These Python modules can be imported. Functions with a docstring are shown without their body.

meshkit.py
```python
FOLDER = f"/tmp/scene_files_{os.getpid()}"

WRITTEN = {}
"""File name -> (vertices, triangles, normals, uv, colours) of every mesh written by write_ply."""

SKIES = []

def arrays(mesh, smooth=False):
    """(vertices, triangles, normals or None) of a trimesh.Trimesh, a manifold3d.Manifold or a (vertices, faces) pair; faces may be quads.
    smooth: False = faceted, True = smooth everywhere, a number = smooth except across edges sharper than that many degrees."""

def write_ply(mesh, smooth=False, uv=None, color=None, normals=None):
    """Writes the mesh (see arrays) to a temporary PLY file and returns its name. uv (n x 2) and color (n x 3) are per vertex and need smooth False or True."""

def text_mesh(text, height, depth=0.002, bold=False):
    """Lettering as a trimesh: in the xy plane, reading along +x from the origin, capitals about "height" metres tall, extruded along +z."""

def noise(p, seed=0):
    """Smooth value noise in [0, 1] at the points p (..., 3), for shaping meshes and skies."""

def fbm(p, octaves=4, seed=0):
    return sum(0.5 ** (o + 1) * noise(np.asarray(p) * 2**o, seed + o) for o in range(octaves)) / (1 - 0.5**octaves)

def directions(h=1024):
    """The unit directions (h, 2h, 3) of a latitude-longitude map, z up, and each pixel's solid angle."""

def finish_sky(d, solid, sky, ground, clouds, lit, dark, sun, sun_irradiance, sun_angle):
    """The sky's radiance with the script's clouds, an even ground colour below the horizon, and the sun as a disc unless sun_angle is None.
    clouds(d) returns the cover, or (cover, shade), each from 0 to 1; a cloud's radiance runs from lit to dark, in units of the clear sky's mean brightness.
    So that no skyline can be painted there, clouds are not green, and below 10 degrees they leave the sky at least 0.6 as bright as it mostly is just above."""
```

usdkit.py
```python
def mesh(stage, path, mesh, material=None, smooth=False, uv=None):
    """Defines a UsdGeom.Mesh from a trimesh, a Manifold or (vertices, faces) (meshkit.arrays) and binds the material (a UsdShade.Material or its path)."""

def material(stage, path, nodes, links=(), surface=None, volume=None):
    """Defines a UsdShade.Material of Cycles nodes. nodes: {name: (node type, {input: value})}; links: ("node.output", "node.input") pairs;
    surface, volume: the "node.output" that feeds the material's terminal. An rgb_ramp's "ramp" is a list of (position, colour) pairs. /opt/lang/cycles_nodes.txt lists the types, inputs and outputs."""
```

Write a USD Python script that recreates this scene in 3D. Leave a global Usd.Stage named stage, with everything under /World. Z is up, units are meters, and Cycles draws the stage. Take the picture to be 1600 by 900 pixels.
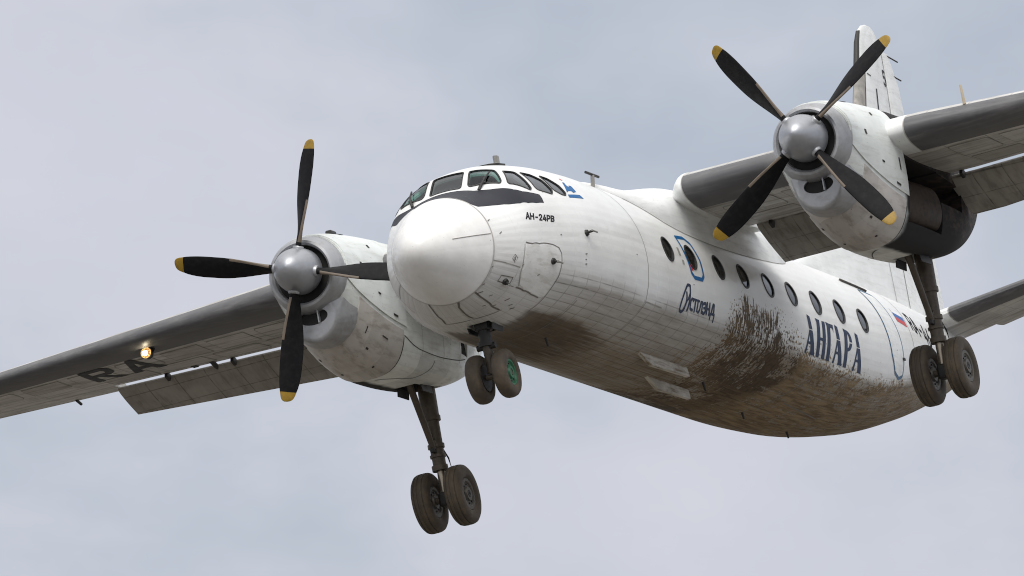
import math
import numpy as np
import trimesh
import manifold3d as m3
import shapely
from shapely import affinity
from shapely.geometry import Polygon, LineString, box as sbox
from scipy.interpolate import PchipInterpolator
from pxr import Usd, UsdGeom, UsdLux, UsdShade, Gf, Sdf, Vt
import usdkit, meshkit

stage = Usd.Stage.CreateInMemory()
UsdGeom.SetStageUpAxis(stage, 'Z')
UsdGeom.Xform.Define(stage, '/World')
UsdGeom.Scope.Define(stage, '/World/Looks')

# ------------------------------------------------------------------ camera
ELEV = 10.0                       # the camera looks up by this many degrees
cam = UsdGeom.Camera.Define(stage, '/World/Camera')
cam.AddTranslateOp().Set(Gf.Vec3d(0, 0, 1.7))
cam.AddRotateXOp().Set(90.0 + ELEV)
cam.CreateHorizontalApertureAttr(36.0)
cam.CreateVerticalApertureAttr(20.25)
cam.CreateFocalLengthAttr(36.0 * 21200.1 / 1600.0)
cam.CreateClippingRangeAttr(Gf.Vec2f(1.0, 20000.0))
cam.CreateExposureAttr(0.55)

# ------------------------------------------------------------------ sky and sun
SUN_EL, SUN_ROT = math.radians(52), math.radians(196)      # rotation = atan2(x, y) of the direction to the sun
SKY_STRENGTH = 0.1
usdkit.material(stage, '/World/Looks/overcast_sky', {
    'sky': ('sky_texture', {'sky_type': 'single_scattering', 'sun_disc': False, 'sun_elevation': SUN_EL, 'sun_rotation': SUN_ROT}),
    'co': ('texture_coordinate', {}),
    'sep': ('separate_xyz', {}),
    'm1': ('mapping', {'scale': (1.0, 1.0, 1.7)}),
    'n1': ('noise_texture', {'scale': 22.0, 'detail': 5.0, 'roughness': 0.5, 'distortion': 0.3}),
    'n2': ('noise_texture', {'scale': 60.0, 'detail': 4.0, 'roughness': 0.55}),
    'add': ('math', {'math_type': 'multiply_add', 'value2': 0.35}),
    'tone': ('rgb_ramp', {'ramp': [(0.0, (2.45, 2.70, 3.15)), (0.47, (2.58, 2.82, 3.28)), (0.64, (3.05, 3.25, 3.68)), (0.78, (3.6, 3.66, 4.05)), (1.0, (3.98, 3.95, 4.3))]}),
    'whiten': ('map_range', {'from_min': 0.22, 'from_max': 0.65, 'to_min': 0.0, 'to_max': 0.9, 'clamp': True}),
    'cloud': ('mix', {'color2': (3.75, 3.72, 3.66)}),
    'zen': ('map_range', {'from_min': 0.15, 'from_max': 1.0, 'to_min': 1.0, 'to_max': 3.2, 'clamp': True}),
    'hz': ('map_range', {'from_min': 0.0, 'from_max': 0.30, 'to_min': 1.45, 'to_max': 0.85, 'clamp': True}),
    'both': ('math', {'math_type': 'multiply'}),
    'cl': ('vector_math', {'math_type': 'multiply'}),
    'comb': ('combine_xyz', {}),
    'mix': ('mix', {'fac': 0.93}),
    'bg': ('background_shader', {'strength': SKY_STRENGTH}),
}, [('co.generated', 'sep.vector'), ('co.generated', 'm1.vector'), ('m1.vector', 'n1.vector'), ('m1.vector', 'n2.vector'),
    ('n2.fac', 'add.value1'), ('n1.fac', 'add.value3'), ('add.value', 'tone.fac'),
    ('sep.z', 'zen.value'), ('sep.z', 'hz.value'), ('zen.result', 'both.value1'), ('hz.result', 'both.value2'), ('both.value', 'comb.x'), ('both.value', 'comb.y'), ('both.value', 'comb.z'),
    ('tone.color', 'cloud.color1'), ('sep.z', 'whiten.value'), ('whiten.result', 'cloud.fac'), ('cloud.color', 'cl.vector1'), ('comb.vector', 'cl.vector2'), ('cl.vector', 'mix.color2'), ('sky.color', 'mix.color1'), ('mix.color', 'bg.color')], surface='bg.background')
sky = UsdLux.DomeLight.Define(stage, '/World/sky')
UsdShade.MaterialBindingAPI.Apply(sky.GetPrim()).Bind(UsdShade.Material.Get(stage, '/World/Looks/overcast_sky'))
sun = UsdLux.DistantLight.Define(stage, '/World/sun')
sun.CreateIntensityAttr(0.4)
sun.CreateAngleAttr(35.0)
sun.CreateNormalizeAttr(True) if hasattr(sun, 'CreateNormalizeAttr') else None
sun.CreateColorAttr(Gf.Vec3f(1.0, 0.97, 0.92))
sun.AddRotateZOp().Set(-math.degrees(SUN_ROT) + 180.0)
sun.AddRotateXOp().Set(-(90.0 - math.degrees(SUN_EL)) * -1.0)

# ------------------------------------------------------------------ placing the airliner: its own axes are x aft, y to its right, z up
CAM_R = np.array([[0.37071699611469977, -0.9118183965815209, -0.17651096411], [0.12830920653243638, 0.23851285149, -0.96262576695], [0.91984001669, 0.33421375095, 0.20541546281]])
CAM_C = np.array([-172.29222694, -63.9590679, -39.79051723])     # where the camera stands in the airliner's axes
e = math.radians(ELEV)
CAM_AXES = np.array([[1, 0, 0], [0, math.sin(e), -math.cos(e)], [0, math.cos(e), math.sin(e)]])   # right, down, forward in the world
RW = CAM_AXES.T @ CAM_R
TW = np.array([0, 0, 1.7]) - RW @ CAM_C


def unique(path):
    p, k = path, 1
    while stage.GetPrimAtPath(p):
        p = f'{path}_{k:03d}'
        k += 1
    return p


def xform(name):
    return UsdGeom.Xform.Define(stage, unique('/World/' + name))


MAT = {}


def part(name, mesh, mat, parent, smooth=30, label=None, kind=None):
    path = unique(f'{parent}/{name}')
    m = usdkit.mesh(stage, path, mesh, MAT[mat], smooth=smooth)
    if label:
        m.GetPrim().SetCustomDataByKey('label', label)
    if kind:
        m.GetPrim().SetCustomDataByKey('kind', kind)
    return path


# ------------------------------------------------------------------ geometry helpers
def T(v, f):
    return trimesh.Trimesh(np.asarray(v, float), np.asarray(f, int), process=False)


def cat(*ms):
    return trimesh.util.concatenate([m for m in ms if m is not None])


def to_man(t):
    t = t.copy()
    t.merge_vertices()
    return m3.Manifold(m3.Mesh(np.asarray(t.vertices, np.float32), np.asarray(t.faces, np.uint32)))


def from_man(m):
    g = m.to_mesh()
    return T(g.vert_properties[:, :3], g.tri_verts)


def loft(rings, cap=True):
    """rings (n, k, 3): a closed tube through rings of k points."""
    r = np.asarray(rings, float)
    n, k = r.shape[:2]
    v = r.reshape(-1, 3)
    i, j = np.meshgrid(np.arange(n - 1), np.arange(k), indexing='ij')
    a, b, c, d = i * k + j, i * k + (j + 1) % k, (i + 1) * k + (j + 1) % k, (i + 1) * k + j
    f = np.vstack([np.stack([a, b, c], -1).reshape(-1, 3), np.stack([a, c, d], -1).reshape(-1, 3)])
    if cap:
        v = np.vstack([v, r[0].mean(0), r[-1].mean(0)])
        q = np.arange(k)
        f = np.vstack([f, np.stack([np.full(k, n * k), (q + 1) % k, q], -1), np.stack([np.full(k, n * k + 1), (n - 1) * k + q, (n - 1) * k + (q + 1) % k], -1)])
    t = T(v, f)
    if t.volume < 0:
        t.invert()
    return t


def tube(pts, r, sides=12, cap=True):
    pts = np.asarray(pts, float)
    r = np.broadcast_to(r, (len(pts),))
    t = np.gradient(pts, axis=0)
    t /= np.linalg.norm(t, axis=1, keepdims=True)
    ref = np.array([0, 0, 1.0]) if abs(t[0, 2]) < 0.8 else np.array([1.0, 0, 0])
    a = np.cross(t, ref)
    a /= np.linalg.norm(a, axis=1, keepdims=True)
    b = np.cross(t, a)
    g = np.arange(sides) * 2 * np.pi / sides
    return loft(pts[:, None] + r[:, None, None] * (np.cos(g)[None, :, None] * a[:, None] + np.sin(g)[None, :, None] * b[:, None]), cap)


def lathe(profile, axis, origin, sides=64, closed=False):
    """profile: (along, radius) pairs turned about the axis through the origin."""
    p = np.asarray(profile, float)
    g = np.arange(sides) * 2 * np.pi / sides
    ax = np.asarray(axis, float)
    ax /= np.linalg.norm(ax)
    ref = np.array([0, 0, 1.0]) if abs(ax[2]) < 0.8 else np.array([1.0, 0, 0])
    a = np.cross(ax, ref)
    a /= np.linalg.norm(a)
    b = np.cross(ax, a)
    rings = np.asarray(origin)[None, None] + p[:, 0][:, None, None] * ax + p[:, 1][:, None, None] * (np.cos(g)[None, :, None] * a + np.sin(g)[None, :, None] * b)
    if closed:
        return loft(np.concatenate([rings, rings[:1]]), cap=False)
    return loft(rings)


def bevel_box(size, centre, r=0.01, rot=None):
    s = np.array(size) / 2 - r
    pts = np.array([[i, j, k] for i in (-1, 1) for j in (-1, 1) for k in (-1, 1)]) * s
    sp = trimesh.creation.icosphere(1, r)
    m = trimesh.convex.convex_hull(np.vstack([p + sp.vertices for p in pts]))
    if rot is not None:
        m.apply_transform(rot)
    m.apply_translation(centre)
    return m


def rotm(axis, deg):
    return trimesh.transformations.rotation_matrix(math.radians(deg), axis)


def fine(poly, h=0.0, step=0.08):
    """A polygon as a triangle sheet, or with h > 0 as a slab, in small enough triangles to follow a curved skin."""
    out = []
    for g in getattr(poly, 'geoms', [poly]):
        if g.is_empty or g.area < 1e-7:
            continue
        if h > 0:
            m = trimesh.creation.extrude_polygon(g, h, engine='earcut')
        else:
            v, f = trimesh.creation.triangulate_polygon(g, engine='earcut')
            m = T(np.c_[v, np.zeros(len(v))], f)
        v, f = trimesh.remesh.subdivide_to_size(m.vertices, m.faces, step, max_iter=12)
        out.append(T(v, f))
    return cat(*out)


# ------------------------------------------------------------------ the fuselage as a surface: station x, angle a (0 at the crown, 180 at the keel)
ST = np.array([
    # x     w      zc     zt     zb     crease
    [1.22, 0.755, -0.29, 0.455, -1.035, 0],
    [1.60, 0.985, -0.27, 0.580, -1.130, 0],
    [1.72, 1.040, -0.26, 0.640, -1.155, 0],
    [2.02, 1.140, -0.24, 0.925, -1.205, 0.1],
    [2.30, 1.215, -0.22, 1.020, -1.240, 0.3],
    [2.70, 1.300, -0.20, 1.120, -1.265, 0.7],
    [3.20, 1.375, -0.17, 1.200, -1.275, 1],
    [4.00, 1.430, -0.15, 1.275, -1.275, 1],
    [5.00, 1.450, -0.14, 1.310, -1.275, 1],
    [6.00, 1.450, -0.14, 1.310, -1.275, 1],
    [13.0, 1.450, -0.14, 1.310, -1.275, 1],
    [15.0, 1.425, -0.10, 1.310, -1.200, 1],
    [17.0, 1.270, 0.09, 1.320, -0.970, 1],
    [19.0, 0.980, 0.42, 1.330, -0.560, 0.8],
    [20.7, 0.680, 0.70, 1.320, -0.120, 0.4],
    [22.4, 0.360, 0.93, 1.240, 0.420, 0],
    [23.3, 0.130, 1.04, 1.130, 0.860, 0],
    [23.55, 0.020, 1.06, 1.080, 1.020, 0]])
_f = [PchipInterpolator(ST[:, 0], ST[:, k]) for k in range(1, 6)]


def section(x, a, grow=0.0):
    """Point of the hull at station x and angle a (degrees, + to the right side); arrays broadcast."""
    x, a = np.broadcast_arrays(np.asarray(x, float), np.asarray(a, float))
    w, zc, zt, zb, cr = (f(x) for f in _f)
    sgn = np.where(a < 0, -1.0, 1.0)
    t = np.radians(90 - np.abs(a))                       # elevation angle about the centre
    s, c = np.sin(t), np.cos(t)
    # upper arc, a little squarer at the cockpit
    n = 1 + 0.16 * np.exp(-((x - 2.25) / 0.55) ** 2)
    up = np.where(s >= 0, np.abs(s) ** (1 / n) * (zt - zc), s * (zc - zb))
    yu, zu = w * np.abs(c) ** (1 / n), zc + up
    # lower arc with a crease at 27 degrees below the widest line
    tc = math.radians(-27)
    yc, zcr = w * math.cos(tc), zc + w * math.sin(tc)
    k = np.clip((t - tc) / (-np.pi / 2 - tc), 0, 1)
    sag = np.maximum(zcr - zb, 0.02)
    R = (yc ** 2 + sag ** 2) / (2 * sag)
    half = np.arcsin(np.clip(yc / R, 0, 1))
    ph = half * (1 - k)
    yl, zl = R * np.sin(ph), zb + R - R * np.cos(ph)
    below = t < tc
    yk, zk = np.where(below, yl, w * c), np.where(below, zl, zc + np.where(s >= 0, s * (zt - zc), s * w))
    y, z = yu * (1 - cr) + yk * cr, zu * (1 - cr) + zk * cr
    if grow:
        r = np.hypot(y, z - zc) + 1e-9
        y, z = y * (1 + grow / r), zc + (z - zc) * (1 + grow / r)
    return np.stack([x, sgn * y, z], -1)


GX = np.concatenate([np.arange(1.22, 6, 0.05), np.arange(6, 23.54, 0.1), [23.55]])
GA = np.linspace(0, 180, 181)
_grid = section(GX[:, None], GA[None])
_arc = np.concatenate([np.zeros((len(GX), 1)), np.cumsum(np.linalg.norm(np.diff(_grid, axis=1), axis=2), axis=1)], axis=1)


def angle_at(x, h):
    """Angle of the point h metres down the skin from the crown at station x."""
    x, h = np.broadcast_arrays(np.asarray(x, float), np.asarray(h, float))
    i = np.clip(np.searchsorted(GX, x) - 1, 0, len(GX) - 2)
    t = np.clip((x - GX[i]) / (GX[i + 1] - GX[i]), 0, 1)
    out = np.empty(x.shape)
    for idx in np.ndindex(x.shape):
        row = _arc[i[idx]] * (1 - t[idx]) + _arc[i[idx] + 1] * t[idx]
        out[idx] = np.interp(h[idx], row, GA)
    return out


def arc_at(x, a):
    i = int(np.clip(np.searchsorted(GX, x) - 1, 0, len(GX) - 2))
    t = (x - GX[i]) / (GX[i + 1] - GX[i])
    return float(np.interp(a, GA, _arc[i] * (1 - t) + _arc[i + 1] * t))


def hull_point(x, h, side, off=0.0):
    a = angle_at(x, h) * side
    p = section(x, a)
    e1 = section(np.asarray(x) + 0.01, a) - section(np.asarray(x) - 0.01, a)
    e2 = section(x, a + 0.4) - section(x, a - 0.4)
    n = np.cross(e1, e2)
    n /= np.linalg.norm(n, axis=-1, keepdims=True) + 1e-12
    zc = _f[1](x)
    out = np.stack([np.zeros_like(zc), p[..., 1], p[..., 2] - zc], -1)
    n *= np.where((n * out).sum(-1, keepdims=True) < 0, -1, 1)
    return p + n * np.asarray(off)[..., None]


def on_hull(m, side, lift=0.003):
    """Wraps a flat mesh, (x, -h, height), on to the skin."""
    v = m.vertices
    return T(hull_point(v[:, 0], -v[:, 1], side, v[:, 2] + lift), m.faces)


def hull_patch(poly, side, lift=0.003, h=0.0, step=0.08):
    return on_hull(fine(poly, h, step), side, lift)


def hull_line(pts, width, side, lift=0.003):
    """pts: (x, h) pairs."""
    l = LineString([(x, -h) for x, h in pts]).segmentize(0.1)
    return hull_patch(l.buffer(width / 2, cap_style='flat'), side, lift)


def ring_line(x, a0, a1, width, lift=0.002):
    a = np.arange(a0, a1 + 0.1, 1.5)
    p0, p1 = section(x - width / 2, a, lift), section(x + width / 2, a, lift)
    k = len(a)
    q = np.arange(k - 1)
    return T(np.vstack([p0, p1]), np.vstack([np.stack([q, q + 1, k + q + 1], -1), np.stack([q, k + q + 1, k + q], -1)]))


# ------------------------------------------------------------------ wings
WING = np.array([   # |y|, leading edge x, chord, z of the leading edge, thickness
    [0.0, 7.62, 3.52, 1.21, 0.165], [5.0, 7.62, 3.52, 1.21, 0.165], [14.6, 9.05, 1.10, 1.16, 0.13]])


def wing_at(y):
    return [np.interp(abs(y), WING[:, 0], WING[:, k]) for k in range(1, 5)]


def airfoil(t, s, m=0.02, p=0.35):
    """s from -1 (trailing edge, lower side) through 0 (nose) to 1 (trailing edge, upper side); gives chordwise and normal fractions."""
    xc = np.abs(s) ** 1.6
    yt = 5 * t * (0.2969 * np.sqrt(xc) - 0.126 * xc - 0.3516 * xc ** 2 + 0.2843 * xc ** 3 - 0.1036 * xc ** 4)
    yc = np.where(xc < p, m / p ** 2 * (2 * p * xc - xc ** 2), m / (1 - p) ** 2 * (1 - 2 * p + 2 * p * xc - xc ** 2))
    return xc, np.where(s < 0, yc - yt, yc + yt)


INC = math.radians(2.6)


def wing_point(y, s, off=0.0):
    xl, c, z, t = wing_at(y)
    X, Z = airfoil(t, np.asarray(s, float))
    X, Z = X * c, Z * c
    if np.any(off):
        d = np.array(airfoil(t, np.asarray(s, float) + 0.01)) - np.array(airfoil(t, np.asarray(s, float) - 0.01))
        n = np.stack([-d[1], d[0]]) / (np.hypot(d[0], d[1]) + 1e-12)
        X, Z = X + n[0] * off, Z + n[1] * off
    return np.stack([xl + X * math.cos(INC) + Z * math.sin(INC), np.full(np.shape(X), float(y)), z - X * math.sin(INC) + Z * math.cos(INC)], -1)


def spans(y0, y1, n):
    """Stations along the span, with one where the taper starts."""
    y = np.linspace(y0, y1, n)
    k = 5.0 * np.sign(y1)
    return np.sort(np.append(y, k))[::int(np.sign(y1 - y0))] if min(y0, y1) < k < max(y0, y1) else y


def wing_panel(y0, y1, cut=1.0, n=6, s0=-1.0, s1=1.0, ns=60):
    """A solid length of wing; cut: where the section ends as a fraction of the chord (a vertical face closes it)."""
    lim = cut ** (1 / 1.6)
    s = np.linspace(max(s0, -lim), min(s1, lim), ns)
    return loft([wing_point(y, s) for y in spans(y0, y1, n)])


def wing_strip(y0, y1, s0, s1, off, n=8, ns=24):
    """A sheet with a small thickness over part of the section (leading-edge boots)."""
    s = np.linspace(s0, s1, ns)
    rings = []
    for y in spans(y0, y1, n):
        rings.append(np.vstack([wing_point(y, s, off), wing_point(y, s[::-1], -0.01)]))
    return loft(rings)


def under_wing(m, lift=0.004):
    """Wraps a flat mesh whose (x, y) are chord fraction and span on to the lower skin."""
    out = []
    for X, Y, h in m.vertices:
        out.append(wing_point(Y, -(max(X, 0.0) ** (1 / 1.6)), h + lift).reshape(3))
    return T(out, m.faces)


def flap(y0, y1, deg, frac, x_at=0.755, drop=0.035, n=5):
    """A flap let down behind and below the wing's trailing edge; its own thin section."""
    s = np.linspace(-1, 1, 36)
    rings = []
    for y in spans(y0, y1, n):
        xl, c, z, t = wing_at(y)
        X, Z = airfoil(0.16, s, 0.03, 0.3)
        fc = frac * c
        d = math.radians(deg)
        hx, hz = xl + x_at * c * math.cos(INC), z - x_at * c * math.sin(INC) - drop * c
        rings.append(np.stack([hx + fc * (X * math.cos(d) + Z * math.sin(d)), np.full(len(s), y), hz + fc * (-X * math.sin(d) + Z * math.cos(d))], -1))
    return loft(rings), rings


# ------------------------------------------------------------------ engine nacelles
NY, NZ = 3.95, 1.04
NS = np.array([  # x, top, bottom, half width, squareness
    [6.27, 1.595, 0.390, 0.582, 2.0],
    [6.60, 1.655, 0.070, 0.622, 2.1],
    [7.00, 1.698, -0.120, 0.652, 2.3],
    [7.50, 1.725, -0.240, 0.672, 2.6],
    [8.00, 1.745, -0.300, 0.678, 2.8],
    [8.45, 1.750, -0.285, 0.655, 3.5],
    [9.30, 1.740, -0.250, 0.640, 3.9],
    [10.2, 1.660, -0.180, 0.620, 3.7],
    [11.2, 1.500, 0.030, 0.520, 2.6],
    [12.1, 1.330, 0.380, 0.340, 2.2],
    [12.8, 1.190, 0.820, 0.130, 2.0],
    [13.0, 1.130, 1.000, 0.030, 2.0]])
_n = [PchipInterpolator(NS[:, 0], NS[:, k]) for k in range(1, 5)]


def nac_point(x, a, sy, off=0.0):
    """Nacelle skin at station x, angle a in degrees (0 top, 90 outboard, 180 keel)."""
    x, a = np.broadcast_arrays(np.asarray(x, float), np.asarray(a, float))
    zt, zb, w, n = (f(x) for f in _n)
    zm = np.minimum((zt + zb) / 2 + 0.12, zt - 0.02)
    s, c = np.sin(np.radians(a)), np.cos(np.radians(a))
    y = np.sign(s) * np.abs(s) ** (2 / n) * w
    z = zm + np.where(c >= 0, np.abs(c) ** (2 / n) * (zt - zm), -np.abs(c) ** (2 / n) * (zm - zb))
    r = np.hypot(y, z - zm) + 1e-9
    y, z = y * (1 + off / r), zm + (z - zm) * (1 + off / r)
    return np.stack([x, sy * (NY + y), z], -1)


def nac_patch(poly, sy, lift=0.004, h=0.0):
    m = fine(affinity.scale(poly, 1, 1 / 60, origin=(0, 0)), h, 0.1)
    v = m.vertices
    return T(nac_point(v[:, 0], v[:, 1] * 60, sy, v[:, 2] + lift), m.faces)


def nac_line(pts, width, sy):
    l = LineString([(x, a / 80) for x, a in pts]).segmentize(0.06).buffer(width / 2, cap_style='flat')
    m = fine(l, 0, 0.08)
    v = m.vertices
    return T(nac_point(v[:, 0], v[:, 1] * 80, sy, 0.003), m.faces)

# ---- BUILD
# ------------------------------------------------------------------ materials
class Graph:
    """Collects nodes and links; every method returns the output it made."""
    def __init__(s):
        s.n, s.l, s.k = {}, [], 0

    def add(s, kind, out, links=(), **inp):
        s.k += 1
        name = f'{kind}_{s.k}'
        s.n[name] = (kind, inp)
        for sock, src in dict(links).items():
            if isinstance(src, str):
                s.l.append((src, f'{name}.{sock}'))
            else:
                inp[sock] = src
        return f'{name}.{out}'

    def math(s, op, a, b=0.0, c=0.0, clamp=False):
        return s.add('math', 'value', {'value1': a, 'value2': b, 'value3': c}, math_type=op, use_clamp=clamp)

    def noise(s, vec, scale, detail=3.0, rough=0.55, distortion=0.0):
        return s.add('noise_texture', 'fac', {'vector': vec}, scale=scale, detail=detail, roughness=rough, distortion=distortion)

    def mapping(s, vec, scale=(1, 1, 1), loc=(0, 0, 0)):
        return s.add('mapping', 'vector', {'vector': vec}, scale=scale, location=loc)

    def step(s, v, lo, hi, a=0.0, b=1.0):
        return s.add('map_range', 'result', {'value': v, 'from_min': lo, 'from_max': hi}, range_type='smoothstep', to_min=a, to_max=b)

    def mix(s, f, a, b, kind='mix'):
        return s.add('mix', 'color', {'fac': f, 'color1': a, 'color2': b}, mix_type=kind)

    def lines(s, v, period, width, shift=0.0):
        """1 on thin lines at every period of v."""
        d = s.math('pingpong', s.math('add', v, shift), period / 2)
        return s.step(d, width * 0.3, width, 1.0, 0.0)

    def done(s, name, surface, volume=None):
        MAT[name] = usdkit.material(stage, '/World/Looks/' + name, s.n, s.l, surface=surface, volume=volume)


def simple(name, color, rough=0.5, metallic=0.0, vary=0.12, scale=6.0, bump=0.0, coat=0.0, spec=0.5, dirt=None, dirt_amount=0.0):
    g = Graph()
    co = g.add('texture_coordinate', 'object')
    n = g.noise(co, scale, 5.0, 0.6)
    k = g.add('map_range', 'result', {'value': n}, from_min=0.25, from_max=0.75, to_min=1 - vary, to_max=1 + vary)
    col = g.add('vector_math', 'vector', {'vector1': color, 'scale': k}, math_type='scale')
    if dirt is not None:
        n2 = g.noise(co, scale * 2.3, 6.0, 0.65)
        col = g.mix(g.math('multiply', g.step(n2, 0.42, 0.66), dirt_amount), col, dirt)
    rg = g.add('map_range', 'result', {'value': n}, from_min=0.25, from_max=0.75, to_min=max(0.03, rough - 0.08), to_max=rough + 0.08)
    extra = {}
    if bump:
        extra['normal'] = g.add('bump', 'normal', {'height': g.noise(co, scale * 4, 4.0)}, strength=bump, distance=0.01)
    s = g.add('principled_bsdf', 'BSDF', {'base_color': col, 'roughness': rg, **extra}, metallic=metallic, coat_weight=coat, specular_ior_level=spec)
    g.done(name, s)


def weathered(name, color, grime, amount, rough=0.4, line_x=None, line_y=None, line_z=None, soot=False, rivets=True, streak=(0.7, 7, 7), line_w=0.012, line_dark=0.75, blotch=0.5, waves=0.25, cells=None, scuffs=0.5):
    """Old painted skin: cloudy fading, streaks along the airflow, chips, seams and rivet rows at given pitches."""
    g = Graph()
    co = g.add('texture_coordinate', 'object')
    sep = g.add('separate_xyz', 'x', {'vector': co}).rsplit('.', 1)[0]
    X, Y, Z = sep + '.x', sep + '.y', sep + '.z'
    st = g.noise(g.mapping(co, streak), 2.0, 6.0, 0.65)
    bl = g.noise(co, 1.6, 5.0, 0.6)
    dirt = g.math('add', g.step(st, 0.45, 0.72, 0, 1), g.math('multiply', g.step(bl, 0.45, 0.7), blotch), clamp=True)
    col = g.mix(g.math('multiply', dirt, amount), color, grime)
    fade = g.add('map_range', 'result', {'value': g.noise(co, 4.0, 5.0)}, from_min=0.3, from_max=0.7, to_min=0.93, to_max=1.05)
    col = g.add('vector_math', 'vector', {'vector1': col, 'scale': fade}, math_type='scale')
    if cells:
        cell = g.add('vector_math', 'vector', {'vector1': g.mapping(co, [1 / c for c in cells])}, math_type='floor')
        tone = g.math('multiply_add', g.add('white_noise_texture', 'value', {'vector': cell}), 0.26, 0.87)
        col = g.add('vector_math', 'vector', {'vector1': col, 'scale': tone}, math_type='scale')
    scuff = g.math('multiply', g.step(g.noise(g.mapping(co, (3.5, 9, 16)), 2.2, 4.0, 0.6, 0.6), 0.665, 0.70), g.step(g.noise(co, 2.6, 3.0), 0.48, 0.60))
    col = g.mix(g.math('multiply', scuff, scuffs), col, (0.06, 0.052, 0.045))
    chips = g.step(g.noise(co, 26.0, 4.0, 0.6), 0.70, 0.735)
    col = g.mix(g.math('multiply', chips, 0.65), col, (0.07, 0.06, 0.05))
    seams = None
    for src, pitch in ((X, line_x), (Y, line_y), (Z, line_z)):
        if pitch:
            m = g.lines(src, pitch, line_w, pitch * 0.37)
            seams = m if seams is None else g.math('maximum', seams, m)
    height = g.noise(co, 2.2, 2.0)
    height = g.math('multiply', height, waves * 2)
    if seams is not None:
        wear = g.step(g.noise(co, 7.0, 3.0), 0.35, 0.6, 0.35, 1.0)
        col = g.mix(g.math('multiply', g.math('multiply', seams, wear), line_dark), col, (0.05, 0.045, 0.04))
        height = g.math('subtract', height, g.math('multiply', seams, 0.3))
    if soot:
        out = g.math('subtract', g.math('absolute', Y), 3.95)
        side = g.step(g.math('add', out, g.math('multiply', g.noise(co, 3.0, 4.0), 0.12)), 0.12, 0.24)
        aft = g.step(g.math('add', X, g.math('multiply', g.noise(co, 2.5, 4.0), 0.3)), 8.1, 8.3)
        black = g.math('multiply', side, aft)
        burnt = g.math('multiply', g.step(g.math('add', Z, g.math('multiply', g.noise(co, 4.0, 4.0), 0.3)), 0.16, 0.34), g.step(X, 9.4, 9.9))
        brown = g.mix(g.step(g.noise(g.mapping(co, (1, 1, 2.5)), 6.0, 5.0, 0.65), 0.40, 0.66), (0.014, 0.012, 0.012), (0.060, 0.042, 0.035))
        col = g.mix(black, col, g.mix(burnt, (0.011, 0.010, 0.011), brown))
    nrm = g.add('bump', 'normal', {'height': height}, strength=0.35, distance=0.03)
    rg = g.math('add', rough, g.math('multiply', dirt, 0.25))
    if soot:
        rg = g.math('maximum', rg, g.math('multiply', black, 0.85))
    s = g.add('principled_bsdf', 'BSDF', {'base_color': col, 'roughness': rg, 'normal': nrm}, specular_ior_level=0.45)
    g.done(name, s)


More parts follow.
